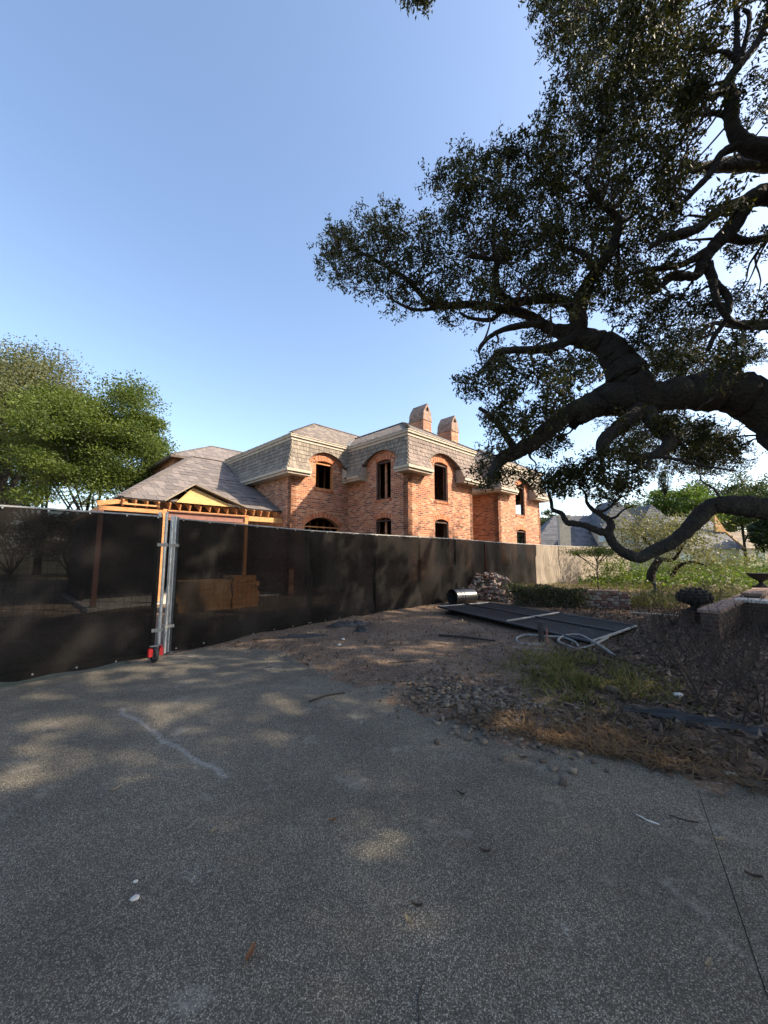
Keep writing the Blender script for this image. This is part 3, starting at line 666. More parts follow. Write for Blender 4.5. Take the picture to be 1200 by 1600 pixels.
# ------------------------------------------------------------------ screened fence and gates
GR_F = 'screened panels of the site fence'
def tie_mesh():
    m = MB(); m.lathe([(.004, 0), (.011, 0), (.011, .006), (.004, .006), (.004, 0)], sides=8); me = m.mesh('tie'); me.materials.append(M['metal']); return me
TIE = tie_mesh()
def fence_panel(p0, p1, label, name='fence_panel', h0=2.2, h1=2.2, posts=(0, 1), cat='fence panel', ties=True, sag=.03, group=GR_F, drop=.03, wave=1.0, cloth='screen'):
    p0 = Vector((*p0, 0)); p1 = Vector((*p1, 0)); d = p1 - p0; L = d.length; rz = math.atan2(d.y, d.x)
    e = empty(name, p0, rz, label, cat, group); seed = random.randint(0, 999)
    nx, nz = max(8, int(L / .1)), 20; V = []
    ph = random.uniform(0, 6)
    for i in range(nx + 1):
        s = i / nx
        for j in range(nz + 1):
            t = j / nz; h = h0 + (h1 - h0) * s
            y = -.05 + wave * (.018 * math.sin(s * L * 2.1 + ph + t * 1.5) * math.sin(t * 3.14) + .012 * math.sin(s * L * 5.3 + t * 4 + ph * 2) * (1 - t * .6) + .05 * (float(hnoise(np.array(s * L), np.array(t * 2), .5, seed)) - .5) * (1 - t) ** 1.2)
            z = drop * (1 - t) + t * (h - .02) + (.02 * math.sin(s * L * 3 + ph) + .05 * (float(hnoise(np.array(s * L), np.array(0.0), .35, seed + 1)) - .5)) * (1 - t) ** 2 - sag * .35 * t * (1 - math.cos(s * L / 1.0 * 6.283)) * .3
            V.append((s * (L + .08) - .04, y, z))
    F = [(i * (nz + 1) + j, (i + 1) * (nz + 1) + j, (i + 1) * (nz + 1) + j + 1, i * (nz + 1) + j + 1) for i in range(nx) for j in range(nz)]
    m = MB(); m.v = V; m.f = F; m.build('screen', M[cloth], e, smooth=True)
    for s in posts:
        m = MB(); h = h0 + (h1 - h0) * s; m.tube([(s * L, .035, -.05), (s * L, .035, h + .02)], .026, 10); m.build('post', M['metal_dull'], e, smooth=False)
    m = MB(); m.tube([(0, .035, h0 - .01), (L, .035, h1 - .01)], .02, 8); m.build('top_rail', M['metal_dull'], e)
    m = MB(); m.tube([(0, .03, .12), (L, .03, .12)], .018, 8); m.build('bottom_rail', M['metal_dull'], e)
    # welded wire mesh carrying the screen
    m = MB(); st = .10 if L < 6 else .2
    for i in range(int(L / st)): m.beam((i * st, .012, .1), (i * st, .012, h0 + (h1 - h0) * i * st / L - .03), .0035, .0035)
    for j in range(1, 20): m.beam((0, .016, j * .11), (L, .016, j * .11 * (h1 / h0)), .0035, .0035)
    m.build('wire_mesh', M['black_metal'], e, kind='stuff')
    if ties:
        k = max(2, int(L / .45))
        for i in range(k + 1):
            s = i / k
            for z in (h0 + (h1 - h0) * s - .035, .07):
                o = bpy.data.objects.new('tie', TIE); COL.objects.link(o); o.parent = e; o.location = (min(max(.03, s * L), L - .03), -.062, z); o.rotation_euler = (R(90), 0, 0)
    return e
G0 = (-3.62, 6.16); G1 = (-3.53, 6.62)
dirL = Vector((-1.17, -1.08)).normalized()
ends = (G0[0] + dirL.x * 3.6, G0[1] + dirL.y * 3.6)
gl_ = fence_panel(ends, G0, 'black screened gate leaf standing beside the red wheel, nearest the corner of the drive', 'gate_leaf', 2.26, 2.24, cat='gate', group='gate leaves of the site fence', wave=1.25)
far = (ends[0] + dirL.x * 3, ends[1] + dirL.y * 3)
gr_end = (-1.75, 9.10)
gr_ = fence_panel(G1, gr_end, 'black screened gate leaf with lumber stack showing through it', 'gate_leaf', 2.24, 2.2, cat='gate', group='gate leaves of the site fence', wave=1.25)
LINE = [gr_end, (-.25, 10.85), (1.1, 12.2), (2.5, 13.6), (4.1, 15.8), (5.9, 18.2), (8.1, 20.7), (10.3, 22.8), (13.2, 25.4), (16.4, 28.2), (19.6, 31.0)]
LBL = ['black screened fence panel beside the gate leaf, cloth scraps at its foot', 'black screened fence panel with a small pale patch low on its cloth', 'black screened fence panel standing just before the black drum', 'black screened fence panel directly behind the black drum', 'black screened fence panel behind the heap of loose bricks', 'dark screened fence panel below the end window of the brick house', 'screened fence panel with sunlit tan painted into its cloth, joining the last dark panel', 'screened fence panel with sunlit tan painted into its cloth, just past the end of the brick house', 'screened fence panel with sunlit tan painted into its cloth, behind the small flat-topped tree', 'farthest screened fence panel with sunlit tan painted into its cloth, ending by the green shrubs']
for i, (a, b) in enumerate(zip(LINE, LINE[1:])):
    fence_panel(a, b, LBL[i], h0=2.2, h1=2.2, posts=(0, 1), ties=i < 5, wave=2.0, cloth='screen' if i < 6 else 'sunlit_screen')  # far panels: same mesh, sunlight painted into the cloth colour
# gate hardware: paired poles, clamps, caster wheel
def hardware(e, x, mirror, top):
    for dx, r, y in ((0, .024, -.03), (mirror * .085, .024, .03)):
        m = MB(); m.tube([(x + dx, y, .02), (x + dx, y, top)], r, 12); m.build('gate_pole', M['metal'], e, smooth=False)
    for z in (.42, 1.75):
        m = MB(); m.span((x + min(0, mirror * .085) - .032, -.062, z), (x + max(0, mirror * .085) + .032, -.054, z + .05)); m.span((x + min(0, mirror * .085) - .032, .054, z), (x + max(0, mirror * .085) + .032, .062, z + .05))
        m.tube([(x + mirror * .042, -.075, z + .025), (x + mirror * .042, .075, z + .025)], .009, 8); m.build('clamp', M['metal_dull'], e)
Ll = 3.6; hardware(gl_, Ll + .10, -1, 2.30); Lr = (Vector(gr_end) - Vector(G1)).length; hardware(gr_, -.14, 1, 2.28)
wz = .115
wl = empty('caster_wheel', (-3.475, 6.02, 0), R(52), 'black caster wheel in a red bracket at the meeting gate leaves', 'wheel')
m = MB(); Mx = Matrix.Rotation(R(90), 4, 'Y'); m.lathe([(.072, -.03), (.098, -.03), (.113, -.018), (.115, 0), (.113, .018), (.098, .03), (.072, .03), (.072, -.03)], (0, 0, wz), 24, Mx.to_3x3()); m.build('tyre', M['rubber'], wl, smooth=True)
m = MB(); m.lathe([(.0, -.018), (.03, -.024), (.03, -.012), (.074, -.012), (.074, .012), (.03, .012), (.03, .024), (0, .018)], (0, 0, wz), 20, Mx.to_3x3()); m.build('rim', M['metal_dull'], wl)
for sgn in (-1, 1):
    m = MB(); sx = sgn * .075
    m.prism([(-.05, 0), (.05, 0), (.05, .10), (.015, .13), (-.05, .13)], -.006, .006, Matrix(((0, 0, 1, sx), (1, 0, 0, .0), (0, 1, 0, .09 + (.03 if sgn > 0 else 0)), (0, 0, 0, 1))))
    m.span((sx - .028, -.056, .10), (sx + .028, -.048, .21)); m.build('bracket', M['red_paint'], wl)
    m = MB(); m.tube([(sx, 0, wz), (sx * .2, 0, wz)], .009, 8); m.build('axle', M['metal'], wl)
m = MB(); m.span((-.07, -.03, .236), (.07, .03, .247)); m.build('fork_crown', M['metal_dull'], wl)
# scraps of screen cloth at the foot of the fence
def crumple(name, c, sx, sy, h, mat, label, cat, group=None, seed=0, rz=0.0, n=26):
    V = []; F = []
    for i in range(n + 1):
        for j in range(n + 1):
            u = i / n * 2 - 1; v = j / n * 2 - 1; e = max(0, 1 - (abs(u) ** 3 + abs(v) ** 3)); ed = .12 * (float(hnoise(np.array(u * 2 + seed), np.array(v * 2), .5, seed)) - .5)
            z = h * e * (.25 + 1.2 * abs(float(hnoise(np.array(u * 3), np.array(v * 3), .55, seed + 1)) - .5) * 2) + .01
            V.append((u * sx / 2 * (1 + ed), v * sy / 2 * (1 + ed * 2), z))
    for i in range(n):
        for j in range(n): F.append((i * (n + 1) + j, (i + 1) * (n + 1) + j, (i + 1) * (n + 1) + j + 1, i * (n + 1) + j + 1))
    m = MB(); m.v = V; m.f = F; o = m.build(name, M[mat], None, smooth=True); o.location = (c[0], c[1], gz(c[0], c[1]) - .005); o.rotation_euler = (0, 0, rz); return tag(o, label, cat, group)
c = gp(545, 980); crumple('cloth_scrap', c, 1.0, .35, .09, 'tarp', 'shiny crumpled black cloth scrap on the dirt by the fence', 'cloth scrap', seed=3, rz=R(25))
c = gp(565, 990); crumple('cloth_scrap', c, .3, .25, .10, 'tarp', 'small bunched black cloth scrap in front of the larger scrap', 'cloth scrap', seed=9)
c = gp(470, 998); crumple('cloth_scrap', c, 1.2, .16, .05, 'tarp', 'long thin black cloth strip on the dirt at the gate leaf foot', 'cloth scrap', seed=5, rz=R(12))
c = gp(1120, 1140); crumple('landscape_cloth', c, 1.5, .22, .05, 'tarp', 'strip of black landscape cloth edging the leaf-covered bed', 'cloth', seed=14, rz=R(-38))
# ------------------------------------------------------------------ fallen gate panel, drum, tubes
A, B, Cc, D = (gp(*q) for q in ((685, 948, .22), (763, 942, .17), (995, 978, .09), (923, 1003, .11)))
fp = empty('fallen_fence_panel', (0, 0, 0), 0, 'black mesh fence panel lying flat on the ground in front of the drum', 'fence panel')
def pl(u, v): return A.lerp(D, u).lerp(B.lerp(Cc, u), v)
up = Vector((0, 0, 1))
for a, b, mt, r in (((0, 0), (1, 0), 'black_metal', .026), ((0, 1), (1, 1), 'black_metal', .026), ((0, 0), (0, 1), 'metal_dull', .026), ((1, 0), (1, 1), 'metal_dull', .026), ((.56, 0), (.56, 1), 'metal_dull', .024), ((0, .5), (1, .5), 'black_metal', .02)):
    m = MB(); zo = up * (.03 if a[1] == .5 or a[0] == .56 else 0); m.tube([pl(*a) + zo, pl(*b) + zo], r, 10); m.build('rail', M[mt], fp)
m = MB(); nn = 30
for i in range(nn + 1):
    for j in range(13):
        u, v = i / nn, j / 12; s = math.sin(u * math.pi) * math.sin(v * math.pi); p = pl(u, v) - up * (.012 + .05 * abs(math.sin(u * 2 * math.pi)) * abs(math.sin(v * math.pi)) * .6 + .01 * random.random()); m.v.append(tuple(p))
for i in range(nn):
    for j in range(12): q = i * 13 + j; m.f.append((q, q + 13, q + 14, q + 1))
m.build('screen', M['matte_cloth'], fp, smooth=True)
m = MB(); st = .085; LA = (D - A).length; WA = (B - A).length
for k in range(int((LA + WA) / st)):
    for sg in (1, -1):
        s0 = k * st - (WA if sg > 0 else 0); t0, t1 = 0.0, 1.0; pts = []
        for t in (0, 1):
            s = s0 + (t if sg > 0 else -t) * WA
            pts.append((s, t * WA))
        (s_a, t_a), (s_b, t_b) = pts
        def clip(lo, hi):
            q = []
            for T in (0.0, 1.0):
                pass
            return q
        f0, f1 = 0.0, 1.0; ds = s_b - s_a
        for lim, sgn in ((0.0, 1), (LA, -1)):
            va, vb = (s_a - lim) * sgn, (s_b - lim) * sgn
            if va < 0 and vb < 0: f0, f1 = 1, 0; break
            if va < 0: f0 = max(f0, va / (va - vb))
            elif vb < 0: f1 = min(f1, va / (va - vb))
        if f1 - f0 < .03: continue
        g = lambda f: pl((s_a + ds * f) / LA, f) + up * .006
        P0, P1 = g(f0), g(f1); m.beam(P0, P0.lerp(P1, .5), .005, .005); m.beam(P0.lerp(P1, .5), P1, .005, .005)
m.build('wire_mesh', M['wire'], fp, kind='stuff')
# supports under the panel: folded tarp bundles
for k, (u, v) in enumerate(((.10, .3), (.45, .55), (.85, .4))):
    p = pl(u, v); crumple('tarp_bundle', (p.x, p.y), 1.0, .9, max(.05, p.z * .62), 'tarp', ['folded black tarp bundle under the high end of the fallen panel', 'folded black tarp bundle under the middle of the fallen panel', 'folded black tarp bundle under the low end of the fallen panel'][k], 'tarp', 'tarp bundles under the fallen panel', seed=30 + k)
# drum: short length of ribbed black pipe lying on its side
q = gp(703, 948); ax = Vector((.88, .47, 0)).normalized(); rz = math.atan2(ax.y, ax.x)
dr = empty('plastic_drum', (q.x + .1, q.y + .15, .27), rz, 'black ribbed plastic drum lying on its side by the fence', 'drum'); dr.scale = (.82, .82, .82)
m = MB(); prof = []
xs = 0.0
for x, r in ((0, .30), (0, .325), (.03, .335), (.06, .325), (.26, .322), (.28, .338), (.31, .338), (.33, .322), (.40, .32), (.42, .336), (.45, .336), (.47, .32), (.62, .315), (1.02, .30), (1.05, .29), (1.05, .0)): prof.append((r, x))
m.lathe(prof, sides=32, M=Matrix.Rotation(R(90), 3, 'Y')); m.build('drum_shell', M['black_plastic'], dr, smooth=False)
m = MB(); m.lathe([(.30, 0), (.30, .9), (0, .9)], sides=32, M=Matrix.Rotation(R(90), 3, 'Y')); m.build('drum_lining', M['rubber'], dr)
m = MB(); m.tube([(.5, -.05, .315), (.5, .0, .36), (.62, .0, .36), (.62, .05, .315)], .012, 6); m.build('handle', M['black_plastic'], dr)
def bent(name, pix, r, mat, label, cat, z=.03, group=None, smooth_n=6):
    P = [gp(x, y, zz) for x, y, zz in pix]; out = []
    for i in range(len(P) - 1):
        p0, p1, p2, p3 = P[max(i - 1, 0)], P[i], P[i + 1], P[min(i + 2, len(P) - 1)]
        for k in range(smooth_n):
            t = k / smooth_n; out.append(.5 * (2 * p1 + (p2 - p0) * t + (2 * p0 - 5 * p1 + 4 * p2 - p3) * t * t + (3 * p1 - p0 - 3 * p2 + p3) * t ** 3))
    out.append(P[-1]); c = out[0]; m = MB(); m.tube([p - c for p in out], r, 8); o = m.build(name, M[mat], None, smooth=True); o.location = c; return tag(o, label, cat, group)
bent('bent_tube', [(858, 1008, .03), (815, 1006, .03), (807, 998, .05), (822, 992, .08), (850, 994, .1), (880, 996, .1), (900, 1004, .06), (900, 1014, .03), (870, 1012, .03)], .022, 'metal_dull', 'bent grey steel tube foot lying farthest from the grass clump', 'steel tube')
bent('bent_tube', [(800, 1012, .03), (830, 1014, .03), (865, 1016, .03), (895, 1016, .03)], .02, 'metal_dull', 'straight grey steel tube lying along the bent foot', 'steel tube')
bent('bent_tube', [(905, 1016, .03), (880, 1006, .06), (872, 1000, .1), (884, 993, .12), (905, 992, .12), (922, 1000, .12), (940, 1010, .10), (962, 1026, .03)], .022, 'metal_dull', 'bent grey steel tube foot leaning on the fallen panel end', 'steel tube')
bent('bent_tube', [(896, 1016, .03), (925, 1008, .08), (950, 996, .14)], .02, 'metal_dull', 'thin grey steel tube propped across the fallen panel corner', 'steel tube')
bent('bent_tube', [(900, 1014, .02), (920, 1030, .02)], .017, 'metal_dull', 'short grey steel tube half sunk in the green grass', 'steel tube')
s_ = gp(846, 1006); m = MB(); m.box((0, 0, .2), (.1, .02, .4)); m.box((.0, .0, .012), (.16, .14, .02)); m.box((0, -.014, .2), (.03, .012, .38)); o = m.build('bracket_plate', M['black_metal']); o.location = s_; tag(o, 'dark upright steel bracket plate standing by the bent tubes', 'bracket')
s_ = gp(855, 1010); m = MB(); m.tube([(0, 0, 0), (.005, 0, .32)], .016, 8); m.tube([(0, 0, 0), (0, 0, .07)], .02, 8); o = m.build('rusty_stake', M['primer']); o.location = s_; tag(o, 'rusty upright stake beside the dark bracket plate', 'stake')
# ------------------------------------------------------------------ brick heap and garden walls
BK = []
for k in range(6):
    bm = bmesh.new(); bmesh.ops.create_cube(bm, size=1); bmesh.ops.scale(bm, vec=(.21, .10, .065), verts=bm.verts)
    bmesh.ops.bevel(bm, geom=bm.edges[:], offset=.006, segments=1, affect='EDGES')
    for v in bm.verts: v.co += Vector((random.uniform(-1, 1), random.uniform(-1, 1), random.uniform(-1, 1))) * .006
    me = bpy.data.meshes.new('loose_brick'); bm.to_mesh(me); bm.free(); me.materials.append(M['wall_brick']); BK.append(me)
HC = Vector((3.95, 14.6, 0))
HX = Vector((.80, -.60, 0)); HYv = Vector((.60, .80, 0))
def heap_h(u, v): return max(0, .92 * (1 - (abs(u) / 1.15) ** 2.2) * (1 - (abs(v) / .9) ** 2)) if abs(u) < 1.15 and abs(v) < .9 else 0
m = MB(); nn = 18
for i in range(nn + 1):
    for j in range(nn + 1):
        u = (i / nn * 2 - 1) * 1.2; v = (j / nn * 2 - 1) * .95; p = HC + HX * u + HYv * v; m.v.append((p.x, p.y, heap_h(u, v) * .93 - .06))
for i in range(nn):
    for j in range(nn): q = i * (nn + 1) + j; m.f.append((q, q + nn + 1, q + nn + 2, q + 1))
tag(m.build('rubble_mound', M['dirt'], smooth=True), 'core of dirt and brick dust inside the heap of loose bricks', 'rubble heap', kind='stuff')
for k in range(250):
    u = random.uniform(-1.22, 1.22); v = random.uniform(-.95, .5) if k < 215 else random.uniform(-.95, .95)
    h = heap_h(u, v); 
    if h < .02 and random.random() < .75: u *= .75; v *= .75; h = heap_h(u, v)
    p = HC + HX * u + HYv * v
    o = bpy.data.objects.new('loose_brick', random.choice(BK)); COL.objects.link(o)
    neat = random.random() < .6
    o.location = (p.x, p.y, h + .02 + random.uniform(-.02, .03)); o.rotation_euler = (random.gauss(0, .12 if neat else .5), random.gauss(0, .12 if neat else .5), (R(-37) + random.choice((0, R(90))) if neat else random.uniform(0, 6.28)) + random.gauss(0, .12))
    tag(o, 'reclaimed weathered brick lying loose in the heap behind the black drum', 'brick', 'loose bricks in the heap')
# dry-laid garden wall of single bricks
W0 = Vector((7.25, 11.5, 0)); W1 = Vector((4.15, 12.55, 0)); wd = (W0 - W1); WL = wd.length; wrz = math.atan2(wd.y, wd.x)
gw = empty('garden_wall', W1, wrz, 'low dry-laid brick garden wall running behind the fallen panel', 'wall')
m = MB(); m.span((0, .05, -.1), (WL - .05, .24, .44)); m.build('wall_core', M['dark_stone'], gw)
zc = 0.0; row = 0
for row in range(6):
    bh = .078; x = random.uniform(-.05, 0) - (.1 if row % 2 else 0)
    while x < WL:
        bw = random.uniform(.12, .2)
        xa, xb = max(x, 0), min(x + bw, WL)
        if xb - xa > .05:
            me = random.choice(BK); o = bpy.data.objects.new('brick', me); COL.objects.link(o); o.parent = gw
            o.location = ((xa + xb) / 2, .06 + random.uniform(-.016, .012), .05 + row * .083 + random.uniform(-.004, .004)); o.scale = ((xb - xa) / .21 * .93, 1.3, 1.15); o.rotation_euler = (random.gauss(0, .03), random.gauss(0, .03), random.gauss(0, .05))
        x += bw
for k in range(int(WL / .3)):
    if k * .3 < WL - .28:
        m = MB(); m.box((0, 0, 0), (.285, .30, .05)); o = m.build('coping_stone', M['coping'], gw); o.location = (k * .3 + .15, .14, .54 + random.uniform(-.006, .006)); o.rotation_euler = (random.gauss(0, .015), random.gauss(0, .02), random.gauss(0, .02))
# coping-topped wall at the steps
def coped(name, p0, p1, h, th, label, nst):
    p0 = Vector((*p0, 0)); p1 = Vector((*p1, 0)); d = p1 - p0; L = d.length
    e = empty(name, p0, math.atan2(d.y, d.x), label, 'wall'); m = MB(); m.span((0, -th / 2, -.1), (L, th / 2, h - .06)); m.build('wall_body', M['garden_brick'], e, uv=True)
    for k in range(nst):
        m = MB(); m.box((0, 0, 0), (L / nst - .012, th + .07, .06)); o = m.build('coping_stone', M['coping'], e); o.location = ((k + .5) * L / nst, 0, h - .03 + random.uniform(-.006, .006)); o.rotation_euler = (random.gauss(0, .01), random.gauss(0, .008), random.gauss(0, .01))
    return e
a0 = gp(1107, 953, .58); a1 = gp(1168, 929, .58)
coped('coped_wall', (a0.x, a0.y), (a1.x, a1.y), .58, .27, 'low brick wall with worn coping stones leading back to the steps', 7)
b0 = gp(1174, 927, .70); b1 = gp(1196, 917, .70)
coped('pier_wall', (b0.x, b0.y), (b1.x, b1.y), .70, .28, 'taller short brick wall with pale coping carrying the bowl urn', 4)
for k, (q, z) in enumerate((((1170, 936), .60), ((1187, 943), .45), ((1204, 951), .30))):
    p = gp(*q, z); dd = (Vector((b1.x, b1.y, 0)) - Vector((b0.x, b0.y, 0))); e = empty('garden_step', (p.x, p.y, 0), math.atan2(dd.y, dd.x), ['top pale stone step beside the coped wall', 'middle pale stone step beside the coped wall', 'lowest pale stone step beside the coped wall'][k], 'step', 'garden steps')
    m = MB(); m.span((-.25, -.9, z - .06), (.35, .22, z)); m.build('tread', M['white_stone'], e); m = MB(); m.span((-.21, -.88, -.1), (.33, .20, z - .06)); m.build('riser', M['garden_brick'], e, uv=True)
# carved artichoke urn on a squat brick pier, bowl urn farther off
p = at(1085, 934, 9.4); ur = empty('artichoke_urn', (p.x, p.y, 0), 0, 'dark carved stone urn shaped like an artichoke beside the coped wall', 'urn'); ur.scale = (.84, .84, .9)
m = MB(); m.span((-.22, -.22, -.1), (.22, .22, .34)); m.build('pier', M['garden_brick'], ur, uv=True)
m = MB(); m.lathe([(.0, .34), (.2, .34), (.2, .38), (.10, .42), (.12, .46), (.28, .52), (.385, .62), (.40, .70), (.34, .80), (.2, .87), (0, .90)], sides=24); m.build('bowl', M['dark_stone'], ur, smooth=True)
for ring, (r, z, n_, s) in enumerate(((.375, .60, 14, .11), (.40, .68, 14, .11), (.365, .76, 13, .105), (.28, .83, 11, .10), (.16, .885, 7, .09))):
    for k in range(n_):
        t = 2 * math.pi * (k + .5 * (ring % 2)) / n_; m = MB(); m.lathe([(0, .5), (.36, .42), (.5, .12), (.42, -.3), (0, -.5)], sides=7); o = m.build('petal', M['dark_stone'], ur, smooth=True)
        o.location = (r * math.cos(t), r * math.sin(t), z); o.scale = (s * .8, s * 1.25, s * 1.1); o.rotation_euler = (0, .35, t)
p = gp(1190, 918, .70); bu = empty('bowl_urn', (p.x, p.y, .70), 0, 'black shallow bowl urn on a stem atop the pier wall', 'urn'); bu.scale = (.78, .78, .78)
m = MB(); m.box((0, 0, .03), (.36, .36, .06)); m.build('plinth', M['dark_stone'], bu)
m = MB(); m.lathe([(.16, .06), (.12, .1), (.06, .16), (.07, .22), (.2, .3), (.34, .42), (.38, .5), (.40, .52), (.36, .52), (.2, .44), (0, .42)], sides=24); m.build('bowl', M['dark_stone'], bu, smooth=True)
p = gp(1025, 940); m = MB(); m.tube([(0, 0, -.05), (0, 0, .62)], .055, 10); m.tube([(0, 0, .62), (0, 0, .66)], [.065, .05], 10); o = m.build('garden_post', M['black_metal']); o.location = (p.x, p.y, 0); tag(o, 'short black garden post standing in weeds before the gravel path', 'post')
bent('edging_pipe', [(985, 957, .05), (1020, 959, .06), (1060, 962, .05)], .016, 'white_stone', 'thin pale edging pipe lying along the weedy bed', 'pipe')
# ------------------------------------------------------------------ plants: builders
def catmull(P, n=6):
    out = []
    for i in range(len(P) - 1):
        p0, p1, p2, p3 = (np.array(P[j]) for j in (max(i - 1, 0), i, i + 1, min(i + 2, len(P) - 1)))
        for k in range(n):
            t = k / n; out.append(.5 * (2 * p1 + (p2 - p0) * t + (2 * p0 - 5 * p1 + 4 * p2 - p3) * t * t + (3 * p1 - p0 - 3 * p2 + p3) * t ** 3))
    out.append(np.array(P[-1])); return out
def sprigs(C0, D0, per, spread, ln, wd, droop=.0):
    """leaf centres and axes for sprigs with bases C0 and directions D0"""
    n = len(C0); D0 = unit(D0); t = NR.uniform(0, 1, (n, per, 1)); off = NR.normal(size=(n, per, 3)) * spread * .22
    Pp = C0[:, None] + D0[:, None] * t * spread + off; ax = D0[:, None] * .6 + NR.normal(size=(n, per, 3)) * .75; ax[..., 2] -= droop
    return Pp.reshape(-1, 3), ax.reshape(-1, 3)
# ---- the great live oak whose trunk stands just out of the picture
oak = empty('live_oak', (9.6, 7.7, 0), 0, 'great live oak spreading thick dark limbs over the drive', 'tree')
OFF = np.array((9.6, 7.7, 0.0)); LIMB_NODES = []
def wpt(q):
    if len(q) == 5: return np.array(q[:3]), q[4]                     # world point + radius
    v = at(q[0], q[1], q[2]); return np.array(v), q[3] * q[2] / FPX * 1.02
def limb(path, name='limb', sides=9, jit=.05):
    P = [wpt(q) for q in path]; four = [np.append(p, r) for p, r in P]; S = catmull(four, 7)
    for i, s in enumerate(S):                                        # gnarled growth: bumps and small kinks
        s[:3] += NR.normal(size=3) * s[3] * .05; s[3] = max(.006, s[3] * (1 + .06 * math.sin(i * .45 + s[0]) + NR.normal() * .03))
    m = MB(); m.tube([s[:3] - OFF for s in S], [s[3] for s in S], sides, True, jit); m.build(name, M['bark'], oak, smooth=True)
    LIMB_NODES.extend([s for s in S]); return S
Wp = lambda x, y, z, r: (x, y, z, 0, r)
limb([Wp(9.7, 7.7, -.3, .9), Wp(9.6, 7.7, .4, .72), Wp(9.5, 7.65, 1.6, .56), Wp(9.25, 7.6, 2.9, .50), (1270, 700, 7.55, 40), (1205, 648, 7.5, 35), (1150, 613, 7.5, 31), (1090, 612, 7.5, 28), (1020, 620, 7.6, 26), (962, 622, 7.7, 25), (925, 634, 7.8, 21), (903, 652, 7.85, 14), (897, 664, 7.9, 9)], 'trunk', 14, .08)
limb([(1000, 618, 7.6, 25), (980, 588, 7.7, 29), (962, 558, 7.75, 26), (940, 536, 7.8, 18), (905, 528, 7.85, 16), (885, 520, 7.9, 13), (860, 514, 7.95, 10), (824, 492, 8.1, 8), (788, 483, 8.2, 7), (740, 476, 8.3, 6.3), (692, 478, 8.4, 5.4), (668, 470, 8.45, 4.8), (640, 441, 8.5, 4.2), (618, 425, 8.55, 3.6), (572, 399, 8.6, 2.8), (545, 388, 8.7, 1.8)], sides=10)
limb([(692, 478, 8.4, 4), (664, 484, 8.3, 3), (640, 482, 8.2, 2.4), (612, 468, 8.1, 1.5)], sides=6)
limb([(900, 526, 7.85, 13), (905, 505, 7.8, 12), (892, 478, 7.8, 9), (862, 466, 7.8, 8), (822, 470, 7.75, 7.5), (798, 471, 7.7, 7), (778, 455, 7.65, 6.5), (774, 425, 7.6, 5.5), (778, 408, 7.55, 4.5), (760, 404, 7.5, 3.5), (735, 402, 7.4, 2.2)], sides=8)
limb([(905, 525, 7.8, 15), (903, 490, 7.7, 13), (916, 450, 7.55, 11), (935, 420, 7.4, 10), (955, 389, 7.3, 8.5), (966, 350, 7.2, 7), (955, 330, 7.1, 6), (938, 321, 7.0, 4.5)], sides=8)
limb([(930, 428, 7.4, 7), (917, 402, 7.5, 5.5), (900, 391, 7.6, 4.5), (880, 386, 7.7, 3)], sides=6)
limb([(895, 530, 7.8, 9), (870, 540, 7.7, 8), (845, 546, 7.6, 7), (805, 547, 7.5, 6), (780, 551, 7.4, 5), (760, 570, 7.35, 4), (745, 588, 7.3, 3)], sides=7)
limb([(850, 508, 7.95, 7), (827, 507, 7.8, 5.5), (790, 514, 7.7, 4.8), (767, 525, 7.6, 4.2), (752, 540, 7.5, 3.5), (748, 552, 7.5, 2.2)], sides=6)
limb([(788, 483, 8.2, 5), (775, 495, 8.1, 4), (764, 500, 8.0, 3.5), (735, 497, 7.9, 3), (718, 488, 7.8, 2)], sides=6)
limb([(960, 622, 7.7, 18), (925, 632, 7.75, 17), (895, 642, 7.75, 15), (868, 662, 7.7, 13), (838, 688, 7.65, 13), (808, 705, 7.6, 13), (785, 716, 7.55, 10), (770, 738, 7.5, 8), (766, 752, 7.45, 4)], sides=10)
limb([(806, 704, 7.6, 8), (795, 688, 7.6, 6), (780, 664, 7.6, 5), (764, 648, 7.6, 4), (748, 637, 7.6, 2.6)], sides=6)
limb([(1000, 632, 7.6, 14), (985, 655, 7.4, 12), (962, 671, 7.3, 11.5), (944, 690, 7.2, 10.5), (941, 710, 7.1, 8)], sides=8)
limb([(1010, 636, 7.6, 12), (1022, 662, 7.3, 10.5), (1044, 686, 7.1, 10.5), (1040, 701, 7.0, 9), (1018, 712, 6.9, 7), (985, 715, 6.8, 5), (968, 718, 6.8, 3)], sides=8)
limb([(990, 715, 6.85, 4.5), (1001, 727, 6.8, 4), (1012, 727, 6.8, 3.5), (1020, 714, 6.8, 3), (1060, 718, 6.7, 2.6), (1100, 728, 6.6, 2.2), (1150, 736, 6.5, 1.4)], sides=6)
# low sweeping limb
limb([Wp(9.5, 7.65, 1.5, .4), (1290, 812, 7.5, 24), (1240, 797, 7.55, 20), (1200, 795, 7.6, 18), (1165, 792, 7.6, 15.5), (1130, 788, 7.65, 14), (1104, 796, 7.7, 12.5), (1078, 824, 7.75, 11), (1050, 847, 7.8, 10), (1018, 862, 7.9, 9), (999, 871, 7.95, 9), (974, 863, 8.0, 7), (958, 848, 8.05, 7.5), (951, 832, 8.1, 6.5), (955, 820, 8.15, 5.8), (949, 811, 8.2, 4.6), (937, 803, 8.25, 3.8), (926, 796, 8.3, 3.2), (917, 785, 8.35, 2.5), (915, 772, 8.4, 1.8), (905, 760, 8.4, 1.1)], sides=10)
limb([(952, 832, 8.1, 7), (938, 831, 8.1, 5.5), (913, 821, 8.15, 5), (897, 818, 8.2, 4.8), (885, 816, 8.25, 4.6), (878, 803, 8.3, 3.6), (864, 796, 8.35, 3), (861, 783, 8.4, 2.5), (856, 768, 8.4, 1.6)], sides=7)
